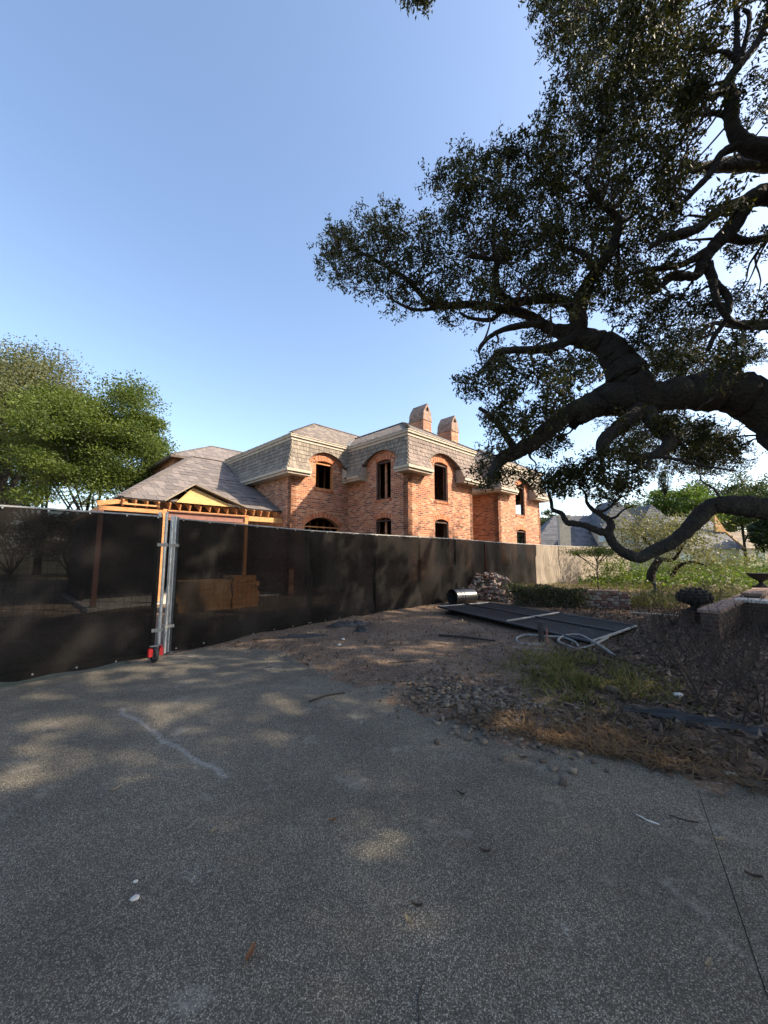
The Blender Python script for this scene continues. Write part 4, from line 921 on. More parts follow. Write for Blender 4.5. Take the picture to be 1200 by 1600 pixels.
limb([(930, 799, 8.28, 2.6), (944, 798, 8.22, 2.3), (957, 789, 8.2, 2.0), (965, 780, 8.2, 1.5), (978, 774, 8.2, 1.0)], sides=6)
limb([(948, 811, 8.2, 2.4), (962, 808, 8.1, 1.9), (974, 797, 8.0, 1.4), (990, 790, 7.9, .9)], sides=5)
# upper limbs at the picture's right
limb([Wp(9.3, 7.6, 2.9, .5), (1420, 520, 7.2, 36), (1330, 400, 7.0, 30), (1250, 320, 6.9, 19), (1200, 305, 6.9, 16), (1168, 316, 6.9, 14), (1146, 352, 7.0, 12.5), (1120, 380, 7.0, 11), (1100, 406, 7.0, 9.5), (1089, 430, 7.0, 7), (1070, 432, 7.0, 7.5), (1050, 432, 7.0, 7), (1034, 446, 7.0, 5), (1020, 458, 7.0, 3)], sides=10)
limb([(1165, 314, 6.9, 10), (1137, 325, 6.8, 9), (1112, 338, 6.7, 8), (1090, 357, 6.65, 7.5), (1066, 366, 6.6, 7.5), (1040, 371, 6.6, 6.5), (1016, 386, 6.55, 4.5)], sides=8)
limb([(1110, 390, 7.0, 8), (1085, 404, 6.95, 6.5), (1060, 415, 6.9, 5.5), (1020, 420, 6.8, 4), (985, 428, 6.8, 2.4)], sides=7)
limb([(1135, 368, 7.0, 8), (1165, 377, 7.2, 6.5), (1205, 369, 7.4, 6)], sides=7)
limb([(1104, 410, 7.0, 8), (1116, 440, 7.0, 6.5), (1137, 464, 7.0, 5.5), (1136, 496, 7.0, 4.5), (1118, 522, 7.0, 4), (1106, 548, 7.0, 3)], sides=7)
limb([(1113, 436, 7.0, 6), (1120, 470, 6.9, 5), (1140, 500, 6.9, 4.5), (1172, 512, 6.9, 3.5)], sides=6)
limb([Wp(9.3, 7.6, 3.2, .45), (1430, 440, 8.6, 20), (1300, 262, 8.6, 15), (1200, 255, 8.6, 13), (1140, 257, 8.6, 12), (1095, 262, 8.5, 8), (1070, 252, 8.4, 5)], sides=8)
limb([Wp(9.3, 7.6, 3.2, .45), (1440, 420, 6.3, 30), (1320, 300, 6.2, 22), (1240, 245, 6.2, 17), (1200, 236, 6.2, 15), (1160, 222, 6.2, 13), (1144, 192, 6.15, 11), (1143, 152, 6.1, 10), (1138, 128, 6.1, 8), (1156, 100, 6.0, 7), (1181, 70, 6.0, 6), (1198, 28, 5.9, 5), (1205, -40, 5.8, 4)], sides=9)
limb([(1152, 150, 6.1, 7), (1140, 144, 6.05, 6), (1122, 146, 6.0, 5), (1098, 153, 5.95, 3)], sides=6)
limb([(1152, 100, 6.0, 6), (1151, 65, 5.95, 5), (1152, 30, 5.9, 4.5), (1146, -20, 5.9, 3.5)], sides=6)
limb([(1154, 96, 6.0, 5.5), (1166, 60, 5.9, 4.5), (1171, 25, 5.9, 3.6), (1160, 15, 5.9, 2.5)], sides=6)
limb([(1150, 95, 6.0, 5), (1135, 82, 6.0, 4), (1117, 80, 6.0, 2.5)], sides=6)
limb([(1158, 224, 6.2, 8), (1128, 240, 6.25, 6.5), (1110, 270, 6.3, 5.5), (1078, 305, 6.35, 4.5), (1040, 341, 6.4, 3)], sides=7)
limb([(1144, 190, 6.15, 7), (1128, 178, 6.2, 5.5), (1104, 178, 6.2, 3.5)], sides=6)
# limbs of the part of the crown that hangs out of the picture
for tx, ty, tz in ((14, 3, 7.5), (17, 6, 8), (12, -2, 8.5), (8, -1, 9.5), (15, 11, 8), (10, 2, 10.5), (10.5, 11.5, 9)):
    a = np.array((9.4, 7.6, 3.0)); b = np.array((tx, ty, tz)); mid = (a + b) / 2 + np.array((1.3, -.9, .8))
    limb([Wp(*a, .4), Wp(*mid, .26), Wp(*(b * .8 + mid * .2), .13), Wp(*b, .04)], sides=8)
NODES = np.array(LIMB_NODES)
# foliage: clumps traced to the crown's outline, each hung on the nearest limb
def inpoly(px, py, poly):
    c = False; j = len(poly) - 1
    for i in range(len(poly)):
        (xi, yi), (xj, yj) = poly[i], poly[j]
        if (yi > py) != (yj > py) and px < (xj - xi) * (py - yi) / (yj - yi) + xi: c = not c
        j = i
    return c
REG = [
 ([(825, -60), (848, 40), (875, 118), (898, 150), (862, 176), (834, 196), (792, 232), (745, 250), (705, 262), (680, 290), (690, 325), (655, 345), (640, 340), (600, 332), (560, 345), (522, 362), (512, 400), (530, 440), (560, 462), (610, 478), (650, 488), (700, 498), (760, 500), (800, 500), (860, 482), (900, 500), (960, 490), (1010, 450), (1035, 390), (1050, 330), (1060, 260), (1085, 180), (1065, 100), (1080, -60)], 27, 1.0, 20),
 ([(1080, -60), (1260, -60), (1260, 480), (1010, 470), (1040, 380), (1060, 260), (1085, 180), (1065, 100)], 44, .45, 16),
 ([(715, 610), (745, 560), (790, 530), (860, 520), (930, 545), (960, 600), (900, 650), (870, 645), (810, 690), (790, 705), (760, 690), (745, 640), (725, 640)], 29, .9, 18),
 ([(960, 480), (1010, 450), (1100, 440), (1210, 450), (1190, 570), (1080, 590), (1000, 575), (965, 550)], 34, .72, 17),
 ([(925, 655), (1000, 640), (1060, 650), (1120, 670), (1165, 700), (1160, 755), (1110, 745), (1050, 735), (1000, 745), (950, 730), (900, 735), (905, 700)], 31, .52, 15),
 ([(745, 700), (800, 690), (850, 690), (890, 660), (900, 680), (850, 715), (800, 745), (760, 760), (740, 740)], 28, .9, 15),
 ([(840, 740), (900, 735), (960, 742), (1005, 730), (1000, 762), (970, 778), (930, 768), (890, 760), (870, 778), (840, 790), (828, 770)], 23, .85, 13),
]
clumps = []
for poly, sp, prob, rr in REG:
    xs = [p[0] for p in poly]; ys = [p[1] for p in poly]; y = min(ys); r_ = 0
    while y < max(ys):
        x = min(xs) + (sp / 2 if r_ % 2 else 0)
        while x < max(xs):
            jx, jy = x + random.gauss(0, sp * .3), y + random.gauss(0, sp * .3)
            if inpoly(jx, jy, poly) and random.random() < prob:
                dep = np.interp(jy, [0, 500, 620, 800], [6.3, 8.0, 7.5, 8.0]) + random.gauss(0, .75)
                if jx < 700: dep = 8.3 + random.gauss(0, .4)
                if jy > 640: dep = 7.6 + random.gauss(0, .45)
                clumps.append((np.array(at(jx, jy, dep)), rr * dep / FPX * random.uniform(.8, 1.3)))
            x += sp
        y += sp * .87; r_ += 1
for q in ((652, -12, 6.2, 9), (640, -16, 6.2, 9), (664, -6, 6.1, 6), (690, 278, 8, 12), (720, 255, 8, 14), (530, 372, 8.7, 12), (520, 400, 8.7, 9), (836, 745, 8, 14), (862, 752, 8.2, 13), (888, 745, 8.2, 12), (700, 500, 8.3, 9)): clumps.append((np.array(at(q[0], q[1], q[2])), q[3] * q[2] / FPX * 1.3))
# unseen share of the crown (overhead and beyond the frame), which shades the drive
out_cl = []
while len(out_cl) < 1600:
    p = NR.normal(size=3); p /= np.linalg.norm(p); p = p * NR.uniform(.35, 1) ** .5 * np.array((12.5, 8.5, 3.9)) + np.array((11.5, 4.6, 8.5))
    if p[2] < 4.6 or p[1] > 12.2 or p[0] < -.6: continue
    px, py, yc = project(p[None]); 
    if yc[0] > .3 and -160 < px[0] < 1330 and -330 < py[0] < 1700: continue
    if yc[0] > .1 and yc[0] < 4.2 and -900 < px[0] < 2100: continue
    if math.hypot(p[0] - 9.6, p[1] - 7.7) < 1.2: continue
    if p[1] > 7.6 and random.random() < .62: continue
    out_cl.append((p, random.uniform(.45, .8)))
n_in = 0
while n_in < 300:
    p = np.array((random.uniform(9.5, 19.5), random.uniform(11.6, 16.5), random.uniform(4.8, 9.2)))
    px, py, yc = project(p[None]); px, py = px[0], py[0]
    if px < 1290 and not (px < 1210 and any(inpoly(px, py, REG[k][0]) for k in (1, 3, 4))): continue
    n_in += 1
    if px > 1290: out_cl.append((p, random.uniform(.4, .75)))
    else: clumps.append((p, random.uniform(.3, .5)))
def crown_from(cl, per_clump, per, ln, wd, name, twr):
    Cb = []; Db = []; tw = MB()
    for c, r in cl:
        dd = NODES[:, :3] - c; j = int(np.argmin((dd ** 2).sum(1) - NODES[:, 3])); b = NODES[j, :3]; rb = min(NODES[j, 3] * .5, .034)
        if np.linalg.norm(c - b) > 1.7: b = c + (b - c) / np.linalg.norm(b - c) * (.75 if c[0] > 1.5 else .1); rb = .010
        L_ = np.linalg.norm(c - b); m1 = b * .68 + c * .32 + NR.normal(size=3) * .10 * L_; m2 = b * .3 + c * .7 + NR.normal(size=3) * .12 * L_
        S = catmull([b, m1, m2, c], 3); tw.tube([s - OFF for s in S], list(np.linspace(rb, .006, len(S))), 4, False)
        n = max(4, int(per_clump * NR.uniform(.7, 1.3)))
        o = np.clip(NR.normal(size=(n, 3)), -1.7, 1.7) * r * .58; o[:, 2] *= .8; base = c + o; out = o / max(r, .1) * .7 + NR.normal(size=(n, 3)) * .6; out[:, 2] += .1
        for k in range(0, n, 3): tw.tube([c - OFF, c + o[k] * .5 + NR.normal(size=3) * .03 - OFF, base[k] - OFF], [.006, .004, .0025], 3, False)
        Cb.append(base); Db.append(out)
    Cb = np.concatenate(Cb); Db = np.concatenate(Db); P, Ax = sprigs(Cb, Db, per, .20, ln, wd, .12)
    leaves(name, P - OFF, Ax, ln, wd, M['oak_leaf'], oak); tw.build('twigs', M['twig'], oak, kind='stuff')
    return len(P)
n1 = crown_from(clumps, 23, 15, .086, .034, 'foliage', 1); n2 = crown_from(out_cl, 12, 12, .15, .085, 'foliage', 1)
print('oak clumps', len(clumps), 'leaves', n1, n2)
def moss(name, top, length, wid, n, label, tint='moss', parent=None):
    t = NR.uniform(0, 1, n) ** .8; env = wid * np.sin(np.clip(t * 1.05, 0, 1) * math.pi) ** .6 * (1 - .5 * t) + .01
    P = np.stack([top[0] + NR.normal(size=n) * env * .5, top[1] + NR.normal(size=n) * env * .5, top[2] - t * length], 1); Ax = np.stack([NR.normal(size=n) * .25, NR.normal(size=n) * .25, -np.ones(n)], 1)
    o = leaves(name, P - np.array(top), Ax, length * .16, length * .012 + .006, M[tint], parent, kind=None); o.location = top; return tag(o, label, 'moss')
# ---- background trees
def bg_tree(name, base, height, rad, crown_z, leafm, nclump, per, ln, wd, label, cat, group=None, lean=(0, 0), nlimb=9, trunk_r=.25, flat=.75, clump_r=.135, multi=1, shell=.6):
    base = np.array(base, float); e = empty(name, base, 0, label, cat, group); cz = (height + crown_z) / 2; rz_ = (height - crown_z) / 2
    D = unit(NR.normal(size=(nclump, 3))); D[:, 2] = np.where(D[:, 2] < -.5, -D[:, 2], D[:, 2]); rr = NR.uniform(shell, 1.0, (nclump, 1)) ** .6
    lob = 1 + .36 * np.sin(D[:, 0:1] * 5 + base[0]) * np.cos(D[:, 1:2] * 4 + base[1]) + .15 * np.sin(D[:, 2:3] * 7)
    Cl = D * rr * lob * np.array((rad, rad, rz_)) + np.array((lean[0], lean[1], cz))
    P = []; A = []
    for c in Cl:
        n = int(per * NR.uniform(.6, 1.4)); r = rad * clump_r * NR.uniform(.7, 1.4); o = np.clip(NR.normal(size=(n, 3)), -1.6, 1.6) * r; o[:, 2] *= flat * .6; P.append(c + o); a = o + NR.normal(size=(n, 3)) * r; A.append(a)
    leaves('crown', np.concatenate(P), np.concatenate(A), ln, wd, M[leafm], e)
    for s in range(multi):
        m = MB(); off = NR.normal(size=3) * trunk_r * (1.6 if multi > 1 else 0); off[2] = 0; top = np.array((lean[0] * .5, lean[1] * .5, crown_z + rz_ * .5)) + (NR.normal(size=3) * rad * .3 if multi > 1 else 0)
        S = catmull([off + np.array((0, 0, -.2)), off * 1.5 + np.array((lean[0] * .15, 0, crown_z * .45)), top * .7 + off, top], 5); m.tube(S, list(np.linspace(trunk_r, trunk_r * .3, len(S))), 8, True, .06); m.build('trunk', M['bark'], e, smooth=True)
    for k in range(nlimb):
        c = Cl[k % len(Cl)]; st = np.array((lean[0] * .3, lean[1] * .3, crown_z * NR.uniform(.6, 1.0))); mid = (st + c) / 2 + NR.normal(size=3) * rad * .06; m = MB(); S = catmull([st, mid, c], 4); m.tube(S, list(np.linspace(trunk_r * .42, .02, len(S))), 5, False); m.build('limb', M['bark'], e, smooth=True)
    return e
def pt(px, d): v = at(px, 868, d); return (v.x, d, -.09)
bg_tree('live_oak', pt(-25, 27), 16.2, 6.6, 5.0, 'grey_leaf', 230, 480, .17, .09, 'tall grey-green live oak beyond the gate, cut by the picture edge', 'tree', trunk_r=.5, nlimb=14)
bg_tree('elm_tree', pt(150, 23), 11.8, 3.9, 2.6, 'bright_leaf', 190, 520, .14, .08, 'bright green many-stemmed tree behind the garage wing', 'tree', trunk_r=.14, multi=5, nlimb=12)
bg_tree('live_oak', pt(60, 34), 14.5, 5.0, 3.0, 'grey_leaf', 110, 420, .18, .095, 'smaller grey-green live oak between the tall oak and the bright green tree', 'tree', trunk_r=.35)
bg_tree('hedge_tree', pt(20, 30), 6.2, 3.4, .3, 'dark_leaf', 60, 150, .24, .12, 'dark low hedge tree under the tall grey-green oak', 'tree', trunk_r=.15)
bg_tree('hedge_tree', pt(110, 33), 5.2, 3.2, .3, 'dark_leaf', 60, 150, .24, .12, 'dark low hedge tree behind the stems of the bright green tree', 'tree', trunk_r=.15)
moss('spanish_moss', at(68, 706, 21), 1.7, .42, 900, 'pale hank of moss hanging from the grey-green oak')
moss('spanish_moss', at(1036, 736, 6.7), .42, .13, 700, 'dark hank of moss hanging from a thin oak twig above the far roofs', 'ivy_leaf')
moss('spanish_moss', at(1092, 455, 7), .30, .10, 260, 'pale wisp of moss hanging from an upper oak limb')
moss('spanish_moss', at(1160, 520, 7), .32, .09, 260, 'grey wisp of moss hanging near the outer oak twigs')
RT_ = [  # px, d, height, radius, crown base, leaf, label
 (1015, 66, 10.6, 5.0, 3, 'far_leaf', 'round green tree behind the slate roof at the end of the drive'),
 (1062, 60, 12.0, 5.4, 3, 'lime_leaf', 'yellow-green tree rising over the low oak limb'),
 (1115, 72, 15.5, 7.0, 4, 'far_leaf', 'tall green tree standing behind the second slate roof'),
 (1165, 66, 14.0, 6.0, 4, 'far_leaf', 'broad green tree beside the tallest far tree'),
 (1225, 62, 13.6, 6.5, 4, 'far_leaf', 'green tree cut by the picture edge beyond the lawn'),
 (1225, 44, 6.4, 2.6, .6, 'dark_leaf', 'dark evergreen tree beside the farthest pale house'),
 (852, 62, 7.6, 4.0, 1, 'dark_leaf', 'dark tree rising between the brick house and slate roof'),
 (905, 78, 9.0, 5.0, 2, 'dark_leaf', 'dark tree behind the stone chimney of the slate house'),
 (822, 70, 6.0, 4.0, 1, 'far_leaf', 'low green tree glimpsed through the end window of the brick house'),
 (1140, 90, 12, 7, 3, 'dark_leaf', 'dark tree far behind the second slate roof')]
for px, d, h, r, cb, lf, lb in RT_:
    bg_tree('shade_tree', pt(px, d), h, r, cb, lf, 95, 110, .42, .22, lb, 'tree', 'trees behind the far houses', trunk_r=.3, nlimb=6)
# small flat-topped tree by the garden wall
p = gp(935, 921); fl = bg_tree('mimosa_tree', (p.x * .82, p.y * .82, 0), 1.9, .95, 1.5, 'bright_leaf', 60, 60, .06, .03, 'small flat-topped feathery tree on one thin stem by the garden wall', 'tree', trunk_r=.028, nlimb=8, flat=.5, clump_r=.2)
p = gp(1018, 906); lich = empty('crape_myrtle', (p.x * .8, p.y * .8, 0), 0, 'lichen-grey tree with crooked dark trunk before the green bank', 'tree'); LB = np.array((p.x * .8, p.y * .8, 0.0)); dL = LB[1]
def lpath(pix, r0, r1, nm):
    P = [np.array(at(x, y, dL + dd)) - LB for x, y, dd in pix]; S = catmull(P, 5); m = MB(); m.tube(S, list(np.linspace(r0, r1, len(S))), 7, True, .06); m.build(nm, M['bark'], lich, smooth=True); return P[-1]
tips = []
lpath([(1016, 912, 0), (1018, 895, 0), (1026, 880, 0), (1033, 874, 0)], .24, .15, 'trunk')
for q in ([(1030, 878, 0), (1020, 862, .5), (1012, 845, 1)], [(1033, 874, 0), (1052, 874, -.4), (1064, 858, -.8), (1078, 838, -1)], [(1050, 900, 0), (1062, 884, -.6), (1082, 878, -1), (1105, 884, -1.4)], [(1026, 880, 0), (1032, 855, .8), (1045, 838, 1)], [(1060, 862, -.8), (1064, 845, 0), (1058, 828, .6)], [(1014, 850, .8), (1003, 838, 1), (992, 832, 1.4)]): tips.append(lpath(q, .12, .03, 'limb'))
CC = []
for t in tips:
    for k in range(9): CC.append(t + NR.normal(size=3) * np.array((.7, .8, .42)) + np.array((0, 0, .15)))
CC = np.array(CC); Pp = (CC[:, None] + NR.normal(size=(len(CC), 130, 3)) * np.array((.42, .42, .3))).reshape(-1, 3); leaves('crown', Pp, NR.normal(size=Pp.shape), .15, .07, M['lichen_leaf'], lich)
# ---- shrubs and ground cover on the green bank
def shrub(px, py, d, r, h, leafm, label, name='garden_shrub', n=1500, ln=.13, group='shrubs on the green bank'):
    v = at(px, py, d); e = empty(name, (v.x, d, -.06), 0, label, 'shrub', group); D = unit(NR.normal(size=(n, 3))); D[:, 2] = abs(D[:, 2])
    lob = 1 + .3 * np.sin(D[:, 0:1] * 6 + px) + .2 * np.cos(D[:, 1:2] * 7 + d); P = D * NR.uniform(.45, 1, (n, 1)) ** .5 * lob * np.array((r, r * .8, h)); leaves('foliage', P, D + NR.normal(size=(n, 3)) * .8, ln, ln * .5, M[leafm], e)
    m = MB()
    for k in range(5): q = P[k]; m.tube([(q[0] * .1, q[1] * .1, -.05), tuple(q * .55), tuple(q * .95)], [.03, .02, .008], 4, False)
    m.build('stems', M['twig'], e)
    return e
SH = [(955, 24, 1.4, 1.7, 'bright_leaf', 'green shrub at the far end of the sunlit fence'), (980, 27, 1.8, 1.6, 'lime_leaf', 'lime-green shrub under the lowest bend of the oak limb'), (1005, 33, 2.4, 1.6, 'lime_leaf', 'bright shrub mass directly behind the crooked trunk'),
      (1045, 32, 2.2, 1.5, 'bright_leaf', 'bright shrub just past the crooked trunk'), (1085, 31, 2.4, 1.4, 'lime_leaf', 'leafy bank shrub behind the artichoke urn'), (1125, 31, 2.3, 1.5, 'bright_leaf', 'leafy bank shrub below the second slate roof'),
      (1160, 36, 3.2, 2.0, 'lime_leaf', 'tall sunlit shrub below the dark evergreen'), (1200, 35, 2.8, 1.9, 'bright_leaf', 'sunlit shrub above the bowl urn'), (1240, 33, 2.8, 2.0, 'bright_leaf', 'shrub cut by the picture edge above the bowl urn'), (1100, 40, 3.2, 2.4, 'bright_leaf', 'high shrub along the foot of the second slate house'), (1060, 42, 3, 2.2, 'far_leaf', 'high shrub behind the lichen-grey tree'), (940, 30, 1.6, 2.0, 'dark_leaf', 'dark shrub against the end of the sunlit fence')]
for px, d, r, h, lf, lb in SH: shrub(px, 900, d, r, h, lf, lb)
for px, py, d, r, h, lb in ((1120, 930, 13.2, 1.2, .85, 'weedy olive shrub behind the coped wall'), (1150, 925, 15.5, 1.3, .9, 'weedy olive shrub near the pier wall'), (1060, 930, 13.0, 1.1, .55, 'weedy low shrub behind the artichoke urn'), (1005, 935, 12.2, .8, .5, 'weedy low shrub at the end of the garden wall')):
    shrub(px, py, d, r, h, 'grey_leaf', lb, 'weedy_shrub', 1800, .07, 'weedy shrubs by the garden walls')
n = 26000; px = NR.uniform(0, 1, n); X = NR.uniform(10, 44, n); Y = NR.uniform(18, 52, n); k = (X / Y > .50) & (X - 10.3 > (Y - 22.8) * 1.09 + .8); X, Y = X[k], Y[k]; hb = hnoise(X, Y, 2.4, 20) * .55
P = np.stack([X, Y, NR.uniform(-.05, .12, len(X)) + hb * NR.uniform(0, 1, len(X))], 1); leaves('ground_cover', P, NR.normal(size=P.shape) + np.array((0, 0, .4)), .22, .12, M['lime_leaf']); tag(bpy.data.objects['ground_cover'], kind='stuff')
# ivy along the garden wall and weeds in the bed behind it
n = 5200; s = NR.uniform(-.15, WL * .62, n); P = np.stack([W1.x + (wd.x / WL) * s + NR.normal(size=n) * .12, W1.y + (wd.y / WL) * s + NR.normal(size=n) * .14 - .05, .02 + NR.uniform(0, 1, n) ** .7 * (.55 + .22 * hnoise(s, s * 0, .4, 5))], 1)
leaves('ivy', P, NR.normal(size=P.shape), .06, .04, M['ivy_leaf']); tag(bpy.data.objects['ivy'], kind='stuff')
n = 16000; X = NR.uniform(4.0, 15, n); Y = NR.uniform(11.5, 20, n); k = (X - 4) * .35 + 12.3 > 0; keep = ((Y - 11.5) - (7.25 - X) * .35 > .25) & (X - .44 * Y < 4.6) | (X > 8.3) & (Y > 12); X, Y = X[keep], Y[keep]
P = np.stack([X, Y, NR.uniform(0, .35, len(X)) * (.3 + hnoise(X, Y, .7, 8))], 1); leaves('weeds', P, NR.normal(size=P.shape) * .6 + np.array((0, 0, 1)), .11, .02, M['grass']); tag(bpy.data.objects['weeds'], kind='stuff')
# ------------------------------------------------------------------ leafless shrubs in the bed
def bare_shrub(x, y, h, seed, label):
    random.seed(seed); e = empty('bare_shrub', (x, y, gz(x, y)), 0, label, 'shrub', 'leafless shrubs in the leaf-covered bed'); m = MB()
    def grow(p, d, L, r, lv):
        q = [p]; 
        for i in range(4):
            d = (d + Vector((random.gauss(0, .16), random.gauss(0, .16), random.gauss(0.03, .08)))).normalized(); q.append(q[-1] + d * L / 4)
        m.tube(q, [r * (1 - .14 * i) for i in range(5)], 4, False)
        if lv:
            for k in range(random.choice((2, 2, 3))): grow(q[random.choice((2, 3, 4))], (d + Vector((random.gauss(0, .5), random.gauss(0, .5), .2))).normalized(), L * random.uniform(.5, .8), r * .55, lv - 1)
    for k in range(random.randint(6, 9)): grow(Vector((random.gauss(0, .07), random.gauss(0, .07), -.03)), Vector((random.gauss(0, .42), random.gauss(0, .42), 1)).normalized(), h * random.uniform(.4, .62), .0095, 2)
    m.build('stems', M['dead_stem'], e); return e
BS = [(1100, 1105, 1.05, 'leafless shrub closest to the black landscape cloth'), (1160, 1085, 1.1, 'leafless shrub at the picture edge above the landscape cloth'), (1050, 1050, .95, 'leafless shrub next to the green grass clump'), (1130, 1040, 1.05, 'leafless shrub in the middle of the leafy bed'), (1190, 1030, 1.1, 'leafless shrub at the picture edge in the middle of the bed'), (1090, 1010, .9, 'leafless shrub below the artichoke urn'), (1150, 1000, 1.0, 'leafless shrub below the coped wall'), (1200, 995, 1.0, 'leafless shrub below the garden steps'), (1035, 1000, .8, 'leafless shrub past the corner of the fallen panel'), (1110, 985, .85, 'leafless shrub against the near end of the coped wall'), (1175, 975, .9, 'leafless shrub against the coped wall near the steps'), (1050, 980, .75, 'leafless shrub in front of the weedy bed'), (1185, 1135, .9, 'leafless shrub beyond the end of the landscape cloth')]
for i, (px, py, h, lb) in enumerate(BS): p = gp(px, py); bare_shrub(p.x, p.y, h, 50 + i, lb)
random.seed(11)
# ------------------------------------------------------------------ litter, grass, straw, gravel
def scatter(name, X, Y, ln, wd, mat, up_=.25, zoff=.01, zr=.02):
    Zz = np.maximum(dirt_h(X, Y), np.where((Y < 9), 0.0, -.05)); P = np.stack([X, Y, Zz + zoff + NR.uniform(0, zr, len(X))], 1); A = NR.normal(size=P.shape); A[:, 2] *= up_; n = len(X); A = unit(A)
    o = leaves(name, P, A, ln, wd, M[mat], flat=.72); return tag(o, kind='stuff')
def inbed(X, Y): return (Y > edge_y(X) + .12 * NR.normal(size=len(X))) & (X > 1.9 + (Y - 3.2) * .42 - .5)
X = NR.uniform(1.6, 15, 52000); Y = NR.uniform(1.0, 13, 52000); k = inbed(X, Y) & (X < Y * 1.15 + 1); scatter('leaf_litter', X[k], Y[k], .12, .042, 'litter', .35)
X = NR.uniform(-4, 6, 15000); Y = NR.uniform(3, 14, 15000); k = (Y > edge_y(X) - .1) & (NR.random(15000) < .22 + .5 * (hnoise(X, Y, .9, 31) > .55)); scatter('dead_leaves', X[k], Y[k], .07, .028, 'litter', .3)
# straw fringe at the slab edge
t = NR.uniform(.6, 3.3, 5200); ey = edge_y(t); off = np.abs(NR.normal(size=5200)) * .34 - .1; X = t + off * .5 + NR.normal(size=5200) * .05; Y = ey + off * .9; k = NR.random(5200) < np.exp(-((t - 1.7) / .75) ** 2) ; scatter('dry_straw', X[k], Y[k], .16, .008, 'straw', .3, .012, .05)
# grass clump
n = 5200; c0 = gp(905, 1062); u = NR.normal(size=(n, 2)); X = c0.x + .05 + u[:, 0] * .42 + u[:, 1] * .10; Y = c0.y + .05 + u[:, 1] * .55 - u[:, 0] * .05; k = hnoise(X, Y, .35, 41) > .33
X, Y = X[k], Y[k]; n = len(X); A = NR.normal(size=(n, 3)) * .75; A[:, 2] = np.abs(A[:, 2]) * .7 + .12; ln = NR.uniform(.07, .19, n); A = unit(A); P = np.stack([X, Y, np.maximum(dirt_h(X, Y), 0)], 1) + A * ln[:, None] * .45
tag(leaves('grass_clump', P, A, ln, .013, M['grass']), kind='stuff')
# gravel patch: stones
def stones(name, X, Y, s, mat, label=None):
    n = len(X); base = np.array([(1, 0, 0), (-1, 0, 0), (0, 1, 0), (0, -1, 0), (0, 0, 1), (0, 0, -1)], float); Fb = np.array([(0, 2, 4), (2, 1, 4), (1, 3, 4), (3, 0, 4), (2, 0, 5), (1, 2, 5), (3, 1, 5), (0, 3, 5)])
    cube = np.array([(x, y, z) for x in (-.6, .6) for y in (-.6, .6) for z in (-.55, .55)], float)
    Fc = np.array([(0, 1, 3, 2), (4, 6, 7, 5), (0, 4, 5, 1), (2, 3, 7, 6), (0, 2, 6, 4), (1, 5, 7, 3)])
    th = NR.uniform(0, 6.28, n); sz = s * NR.uniform(.5, 1.5, (n, 1, 1)); V = cube[None] * sz * NR.uniform(.7, 1.3, (n, 1, 3)) * np.array((1, .8, .6)); V = V + NR.normal(size=V.shape) * sz * .16
    c, s_ = np.cos(th)[:, None], np.sin(th)[:, None]; Vx = V[..., 0] * c - V[..., 1] * s_; Vy = V[..., 0] * s_ + V[..., 1] * c
    Zz = np.maximum(dirt_h(X, Y), np.where(Y < 9, 0.0, -.05)); W_ = np.stack([Vx + X[:, None], Vy + Y[:, None], V[..., 2] + Zz[:, None] + sz[..., 0] * .3], -1)
    F = (Fc[None] + (np.arange(n) * 8)[:, None, None]).reshape(-1, 4); return tag(np_mesh(name, W_.reshape(-1, 3), F, M[mat]), kind='stuff')
n = 1100; c0 = gp(760, 1108); X = c0.x + NR.normal(size=n) * .42; Y = c0.y + NR.normal(size=n) * .34 - (X - c0.x) * .5; stones('gravel', X, Y, .030, 'gravel')
n = 5200; X = NR.uniform(-3.5, 4.5, n); Y = NR.uniform(3.6, 13, n); k = (Y > edge_y(X) - .5 * np.abs(NR.normal(size=n))); stones('scattered_stones', X[k], Y[k], .011, 'gravel')
# twigs and leaves one can point at
def stick(px, py, L, ang, r, mat, label, bend=.1):
    p = gp(px, py); m = MB(); d = Vector((math.cos(ang), math.sin(ang), 0)); s = Vector((-d.y, d.x, 0)); m.tube([-d * L / 2, s * L * bend, d * L / 2], [r, r, r * .6], 6); o = m.build('stick', M[mat]); o.location = (p.x, p.y, gz(p.x, p.y) + r); tag(o, label, 'stick')
stick(1012, 1281, .12, R(130), .004, 'white_stone', 'short pale stick on the bare concrete'); stick(1068, 1280, .14, R(150), .004, 'dead_stem', 'dark stick on the concrete beside the slab joint')
stick(660, 1560, .0 + .16, R(75), .002, 'dead_stem', 'thin stalk lying on the concrete near the picture bottom'); stick(728, 1000, 1.1, R(-28), .022, 'dead_stem', 'thick dead branch on the dirt in front of the fallen panel', .05)
stick(455, 1000, 1.4, R(14), .016, 'dead_stem', 'long dead branch on the dirt along the gate leaf', .06); stick(700, 1092, .5, R(-30), .01, 'dead_stem', 'dark stick on the dirt before the gravel patch'); stick(512, 1090, .45, R(38), .010, 'dead_stem', 'dark twig at the edge of the dirt and concrete'); stick(792, 1108, .5, R(-50), .012, 'dead_stem', 'dark stick lying across the gravel patch'); stick(640, 1040, .6, R(10), .009, 'dead_stem', 'dark twig in the middle of the dirt'); stick(350, 1022, .7, R(20), .012, 'dead_stem', 'dark twig at the foot of the gate leaf')
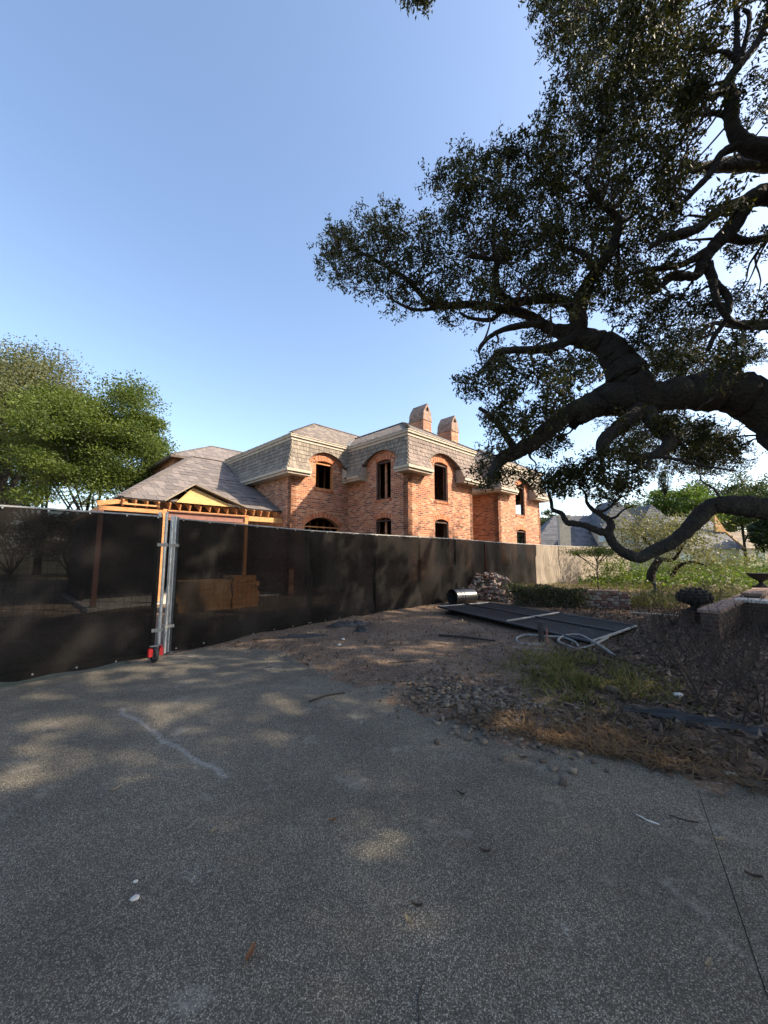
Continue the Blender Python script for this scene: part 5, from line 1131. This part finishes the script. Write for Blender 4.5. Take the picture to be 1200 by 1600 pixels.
def leaf1(px, py, L, ang, mat, label):
    p = gp(px, py); N_ = 7; m = MB()
    for i in range(N_ + 1):
        t = i / N_; wd_ = L * .17 * math.sin(math.pi * min(1, t * .94 + .04)) ** .8
        for sgn in (-1, 0, 1): m.v.append(((t - .5) * L, sgn * wd_, .006 + abs(sgn) * .008 + .012 * (t - .5) ** 2 * 4))
    for i in range(N_):
        for j in range(2): q = i * 3 + j; m.f.append((q, q + 3, q + 4, q + 1))
    m.tube([(-L * .5, 0, .012), (-L * .68, 0, .008)], .0012, 4); o = m.build('fallen_leaf', M[mat], smooth=True); o.location = (p.x, p.y, .002); o.rotation_euler = (0, 0, ang); tag(o, label, 'leaf', 'single leaves on the concrete')
for q in ((391, 1496, .075, R(80), 'red_leaf', 'reddish brown leaf standing out on the bare concrete'), (638, 1443, .05, R(120), 'tan_leaf', 'pale tan leaf beside a thin stalk on the concrete'), (652, 1420, .05, R(170), 'litter', 'dark curled leaf just above the pale tan leaf'), (757, 1334, .06, R(160), 'litter', 'brown leaf alone in the middle of the concrete'), (180, 1236, .07, R(60), 'tan_leaf', 'pale leaf left of the chalky scraped line'), (817, 1186, .07, R(170), 'litter', 'brown leaf near the straw edge of the concrete'), (333, 1302, .05, R(60), 'tan_leaf', 'pale leaf below the chalky scraped line'), (1124, 1315, .06, R(170), 'tan_leaf', 'pale leaf next to the slab joint'), (1178, 1373, .07, R(150), 'litter', 'brown leaf past the slab joint at the picture edge'), (720, 1243, .06, R(140), 'litter', 'dark leaf between the gravel patch and the open concrete'), (520, 1285, .05, R(20), 'red_leaf', 'small rusty leaf in the middle of the concrete'), (1108, 1512, .05, R(30), 'tan_leaf', 'pale leaf near the slab joint at the picture bottom')): leaf1(*q)
for q, s, lb in (((211, 1405), .022, 'small white pebble lying on the concrete'), ((212, 1378), .012, 'tiny white pebble above the small white pebble'), ((1138, 1210), .03, 'pale stone at the edge of the leafy bed'), ((1148, 1212), .028, 'pale round stone next to the other edge stone'), ((1060, 1092), .06, 'pale broken stone among the leaf litter'), ((848, 1062), .09, 'grey rock at the edge of the grass clump'), ((957, 1086), .10, 'flat brown rock in the dry part of the grass clump'), ((536, 1004), .05, 'pale stone on the dirt by the cloth scraps'), ((700, 1122), .05, 'round grey rock at the tip of the gravel patch'), ((530, 1012), .05, 'pale grey stone on the dirt near the gate leaf')):
    p = gp(*q); m = MB(); m.lathe([(0, -.6), (.6, -.5), (1, -.1), (.9, .35), (.5, .62), (0, .68)], sides=8)
    m.v = [(x * s * random.uniform(.8, 1.15), y * s * .75 * random.uniform(.8, 1.15), z * s * .6 * random.uniform(.85, 1.1)) for x, y, z in m.v]; o = m.build('stone', M['white_stone' if 'pale' in lb or 'white' in lb else 'gravel'], smooth=True); o.location = (p.x, p.y, gz(p.x, p.y) + s * .25); o.rotation_euler = (0, 0, random.uniform(0, 6)); tag(o, lb, 'stone')
# ------------------------------------------------------------------ far houses
def gable_roof(e, x0, y0, x1, y1, z, zr, hipl, mat='slate', wallm='stucco', z0=-.1, nm='roof', front_gable=False):
    m = MB(); m.span((x0 + .3, y0 + .3, z0), (x1 - .3, y1 - .3, z)); m.build('wall', M[wallm], e)
    ym = (y0 + y1) / 2; nrow = max(6, int(math.hypot((y1 - y0) / 2, zr - z) / .38)); prof = [(-(ym - y0) * i / nrow, z + (zr - z) * i / nrow) for i in range(nrow + 1)]; k = hipl / (ym - y0)
    s = MB(); shingles(s, (x0, y0), (1, 0), (0, -1), prof, lambda q: -q * k, lambda q: x1 - x0 + q * k, wid=(.4, .7), lift=.04); shingles(s, (x0, y1), (1, 0), (0, 1), prof, lambda q: -q * k, lambda q: x1 - x0 + q * k, wid=(.4, .7), lift=.04)
    if hipl > .2:
        pr2 = [(-hipl * i / nrow, z + (zr - z) * i / nrow) for i in range(nrow + 1)]
        shingles(s, (x0, y0), (0, 1), (-1, 0), pr2, lambda q: -q / k, lambda q: y1 - y0 + q / k, wid=(.4, .7), lift=.04); shingles(s, (x1, y0), (0, 1), (1, 0), pr2, lambda q: -q / k, lambda q: y1 - y0 + q / k, wid=(.4, .7), lift=.04)
    d = MB(); a, b, c_, f = (x0, y0, z - .03), (x1, y0, z - .03), (x1, y1, z - .03), (x0, y1, z - .03); r0, r1 = (x0 + hipl, ym, zr - .03), (x1 - hipl, ym, zr - .03)
    d.poly([a, b, r1, r0]); d.poly([c_, f, r0, r1]); d.poly([b, c_, r1]); d.poly([f, a, r0]); r = d.build(nm, M['deck' if hipl > .2 else wallm], e); s.build('shingles', M[mat], r, kind='stuff'); return r
def front_gable(e, xc, w_, y0, y1, z, zr, wallm='stucco'):
    """cross gable whose triangular front faces the camera, slated on its front like the photo"""
    m = MB(); m.prism([(xc - w_ / 2 + .2, z - 2.2), (xc + w_ / 2 - .2, z - 2.2), (xc + w_ / 2 - .2, z), (xc - w_ / 2 + .2, z)], y0 + .3, y1, Matrix(((1, 0, 0, 0), (0, 0, 1, 0), (0, 1, 0, 0), (0, 0, 0, 1)))); m.build('gable_wall', M[wallm], e)
    s = MB(); n_ = 10; run = w_ / 2; prof = [(-run * i / n_, z + (zr - z) * i / n_) for i in range(n_ + 1)]
    shingles(s, (xc - run, y0), (0, 1), (-1, 0), prof, lambda q: -q * .55, lambda q: y1 - y0, wid=(.4, .7), lift=.04); shingles(s, (xc + run, y0), (0, 1), (1, 0), prof, lambda q: -q * .55, lambda q: y1 - y0, wid=(.4, .7), lift=.04)
    shingles(s, (xc - run, y0), (1, 0), (0, -1), [(-run * .55 * i / n_, z + (zr - z) * i / n_) for i in range(n_ + 1)], lambda q: -q / .55, lambda q: w_ + q / .55, wid=(.4, .7), lift=.04)
    d = MB(); ap = (xc, y0 + run * .55, zr - .03); d.poly([(xc - run, y0, z - .03), (xc + run, y0, z - .03), ap]); d.poly([(xc - run, y0, z - .03), ap, (xc, y1, zr - .03), (xc - run, y1, z - .03)]); d.poly([ap, (xc + run, y0, z - .03), (xc + run, y1, z - .03), (xc, y1, zr - .03)])
    r = d.build('roof', M['deck'], e); s.build('shingles', M['slate'], r, kind='stuff')
def win(e, xc, y, zc, w_, h_):
    m = MB(); f = .08
    for a, b in (((xc - w_ / 2 - f, y - .06, zc - h_ / 2 - f), (xc - w_ / 2, y, zc + h_ / 2 + f)), ((xc + w_ / 2, y - .06, zc - h_ / 2 - f), (xc + w_ / 2 + f, y, zc + h_ / 2 + f)), ((xc - w_ / 2, y - .06, zc + h_ / 2), (xc + w_ / 2, y, zc + h_ / 2 + f)), ((xc - w_ / 2, y - .06, zc - h_ / 2 - f), (xc + w_ / 2, y, zc - h_ / 2)), ((xc - .03, y - .05, zc - h_ / 2), (xc + .03, y - .005, zc + h_ / 2))): m.span(a, b)
    o = m.build('window', M['trim'], e); m = MB(); m.span((xc - w_ / 2, y - .02, zc - h_ / 2), (xc + w_ / 2, y - .006, zc + h_ / 2)); m.build('pane', M['pane'], o)
hb = at(930, 868, 43); sh = empty('slate_house', (hb.x, 43, -.09), R(-6), 'far house with steep slate roofs and a tall stone chimney', 'house')
gable_roof(sh, -7.0, 0, 9, 9, 2.4, 6.6, 4.2); front_gable(sh, 2.7, 4.6, -1.0, 5, 4.6, 8.0); front_gable(sh, 6.0, 4.2, -1.6, 5, 4.6, 7.3)
m = MB(); m.span((-3.9, -.75, 0), (-2.75, .0, 6.0)); m.span((-3.98, -.83, 6.0), (-2.67, .08, 6.2)); m.build('chimney', M['stucco'], sh); win(sh, 1.0, -.72, 3.7, 1.6, .9); win(sh, 5.9, -1.32, 3.6, 2.2, 1.5); win(sh, 3.4, -.72, 3.6, .9, 1.2)
hb = at(1115, 868, 45); s2 = empty('slate_cottage', (hb.x, 45, -.09), R(8), 'far low house with a long slate roof beyond the green bank', 'house')
gable_roof(s2, -8, 0, 4.2, 8, 2.5, 6.6, .15, wallm='trim'); win(s2, -3.2, .27, 1.5, 2.0, .9); win(s2, 1.6, .27, 1.4, .9, 1.2)
m = MB(); m.beam((4.28, 0, 2.5), (4.28, 4, 6.7), .12, .25); m.beam((4.28, 4, 6.7), (4.28, 8, 2.5), .12, .25); m.build('bargeboard', M['lumber_pale'], s2); m = MB(); m.prism([(0, 0), (1.5, 0), (0, 2.2)], 0, .25, Matrix(((1, 0, 0, 2.6), (0, 0, 1, 1.7), (0, 1, 0, 4.6), (0, 0, 0, 1)))); m.build('dormer_end', M['lumber_pale'], s2)
hb = at(1180, 868, 70); s3 = empty('pale_house', (hb.x, 70, -.09), R(4), 'pale far house with light grey roof past the dark evergreen', 'house')
gable_roof(s3, -6, 0, 6, 8, 3.0, 6.4, 2.5, mat='white_roof' if 'white_roof' in M else 'shake', wallm='trim'); win(s3, -2.5, .27, 1.6, 1.2, 1.2); win(s3, 1.5, .27, 1.6, 1.2, 1.2)
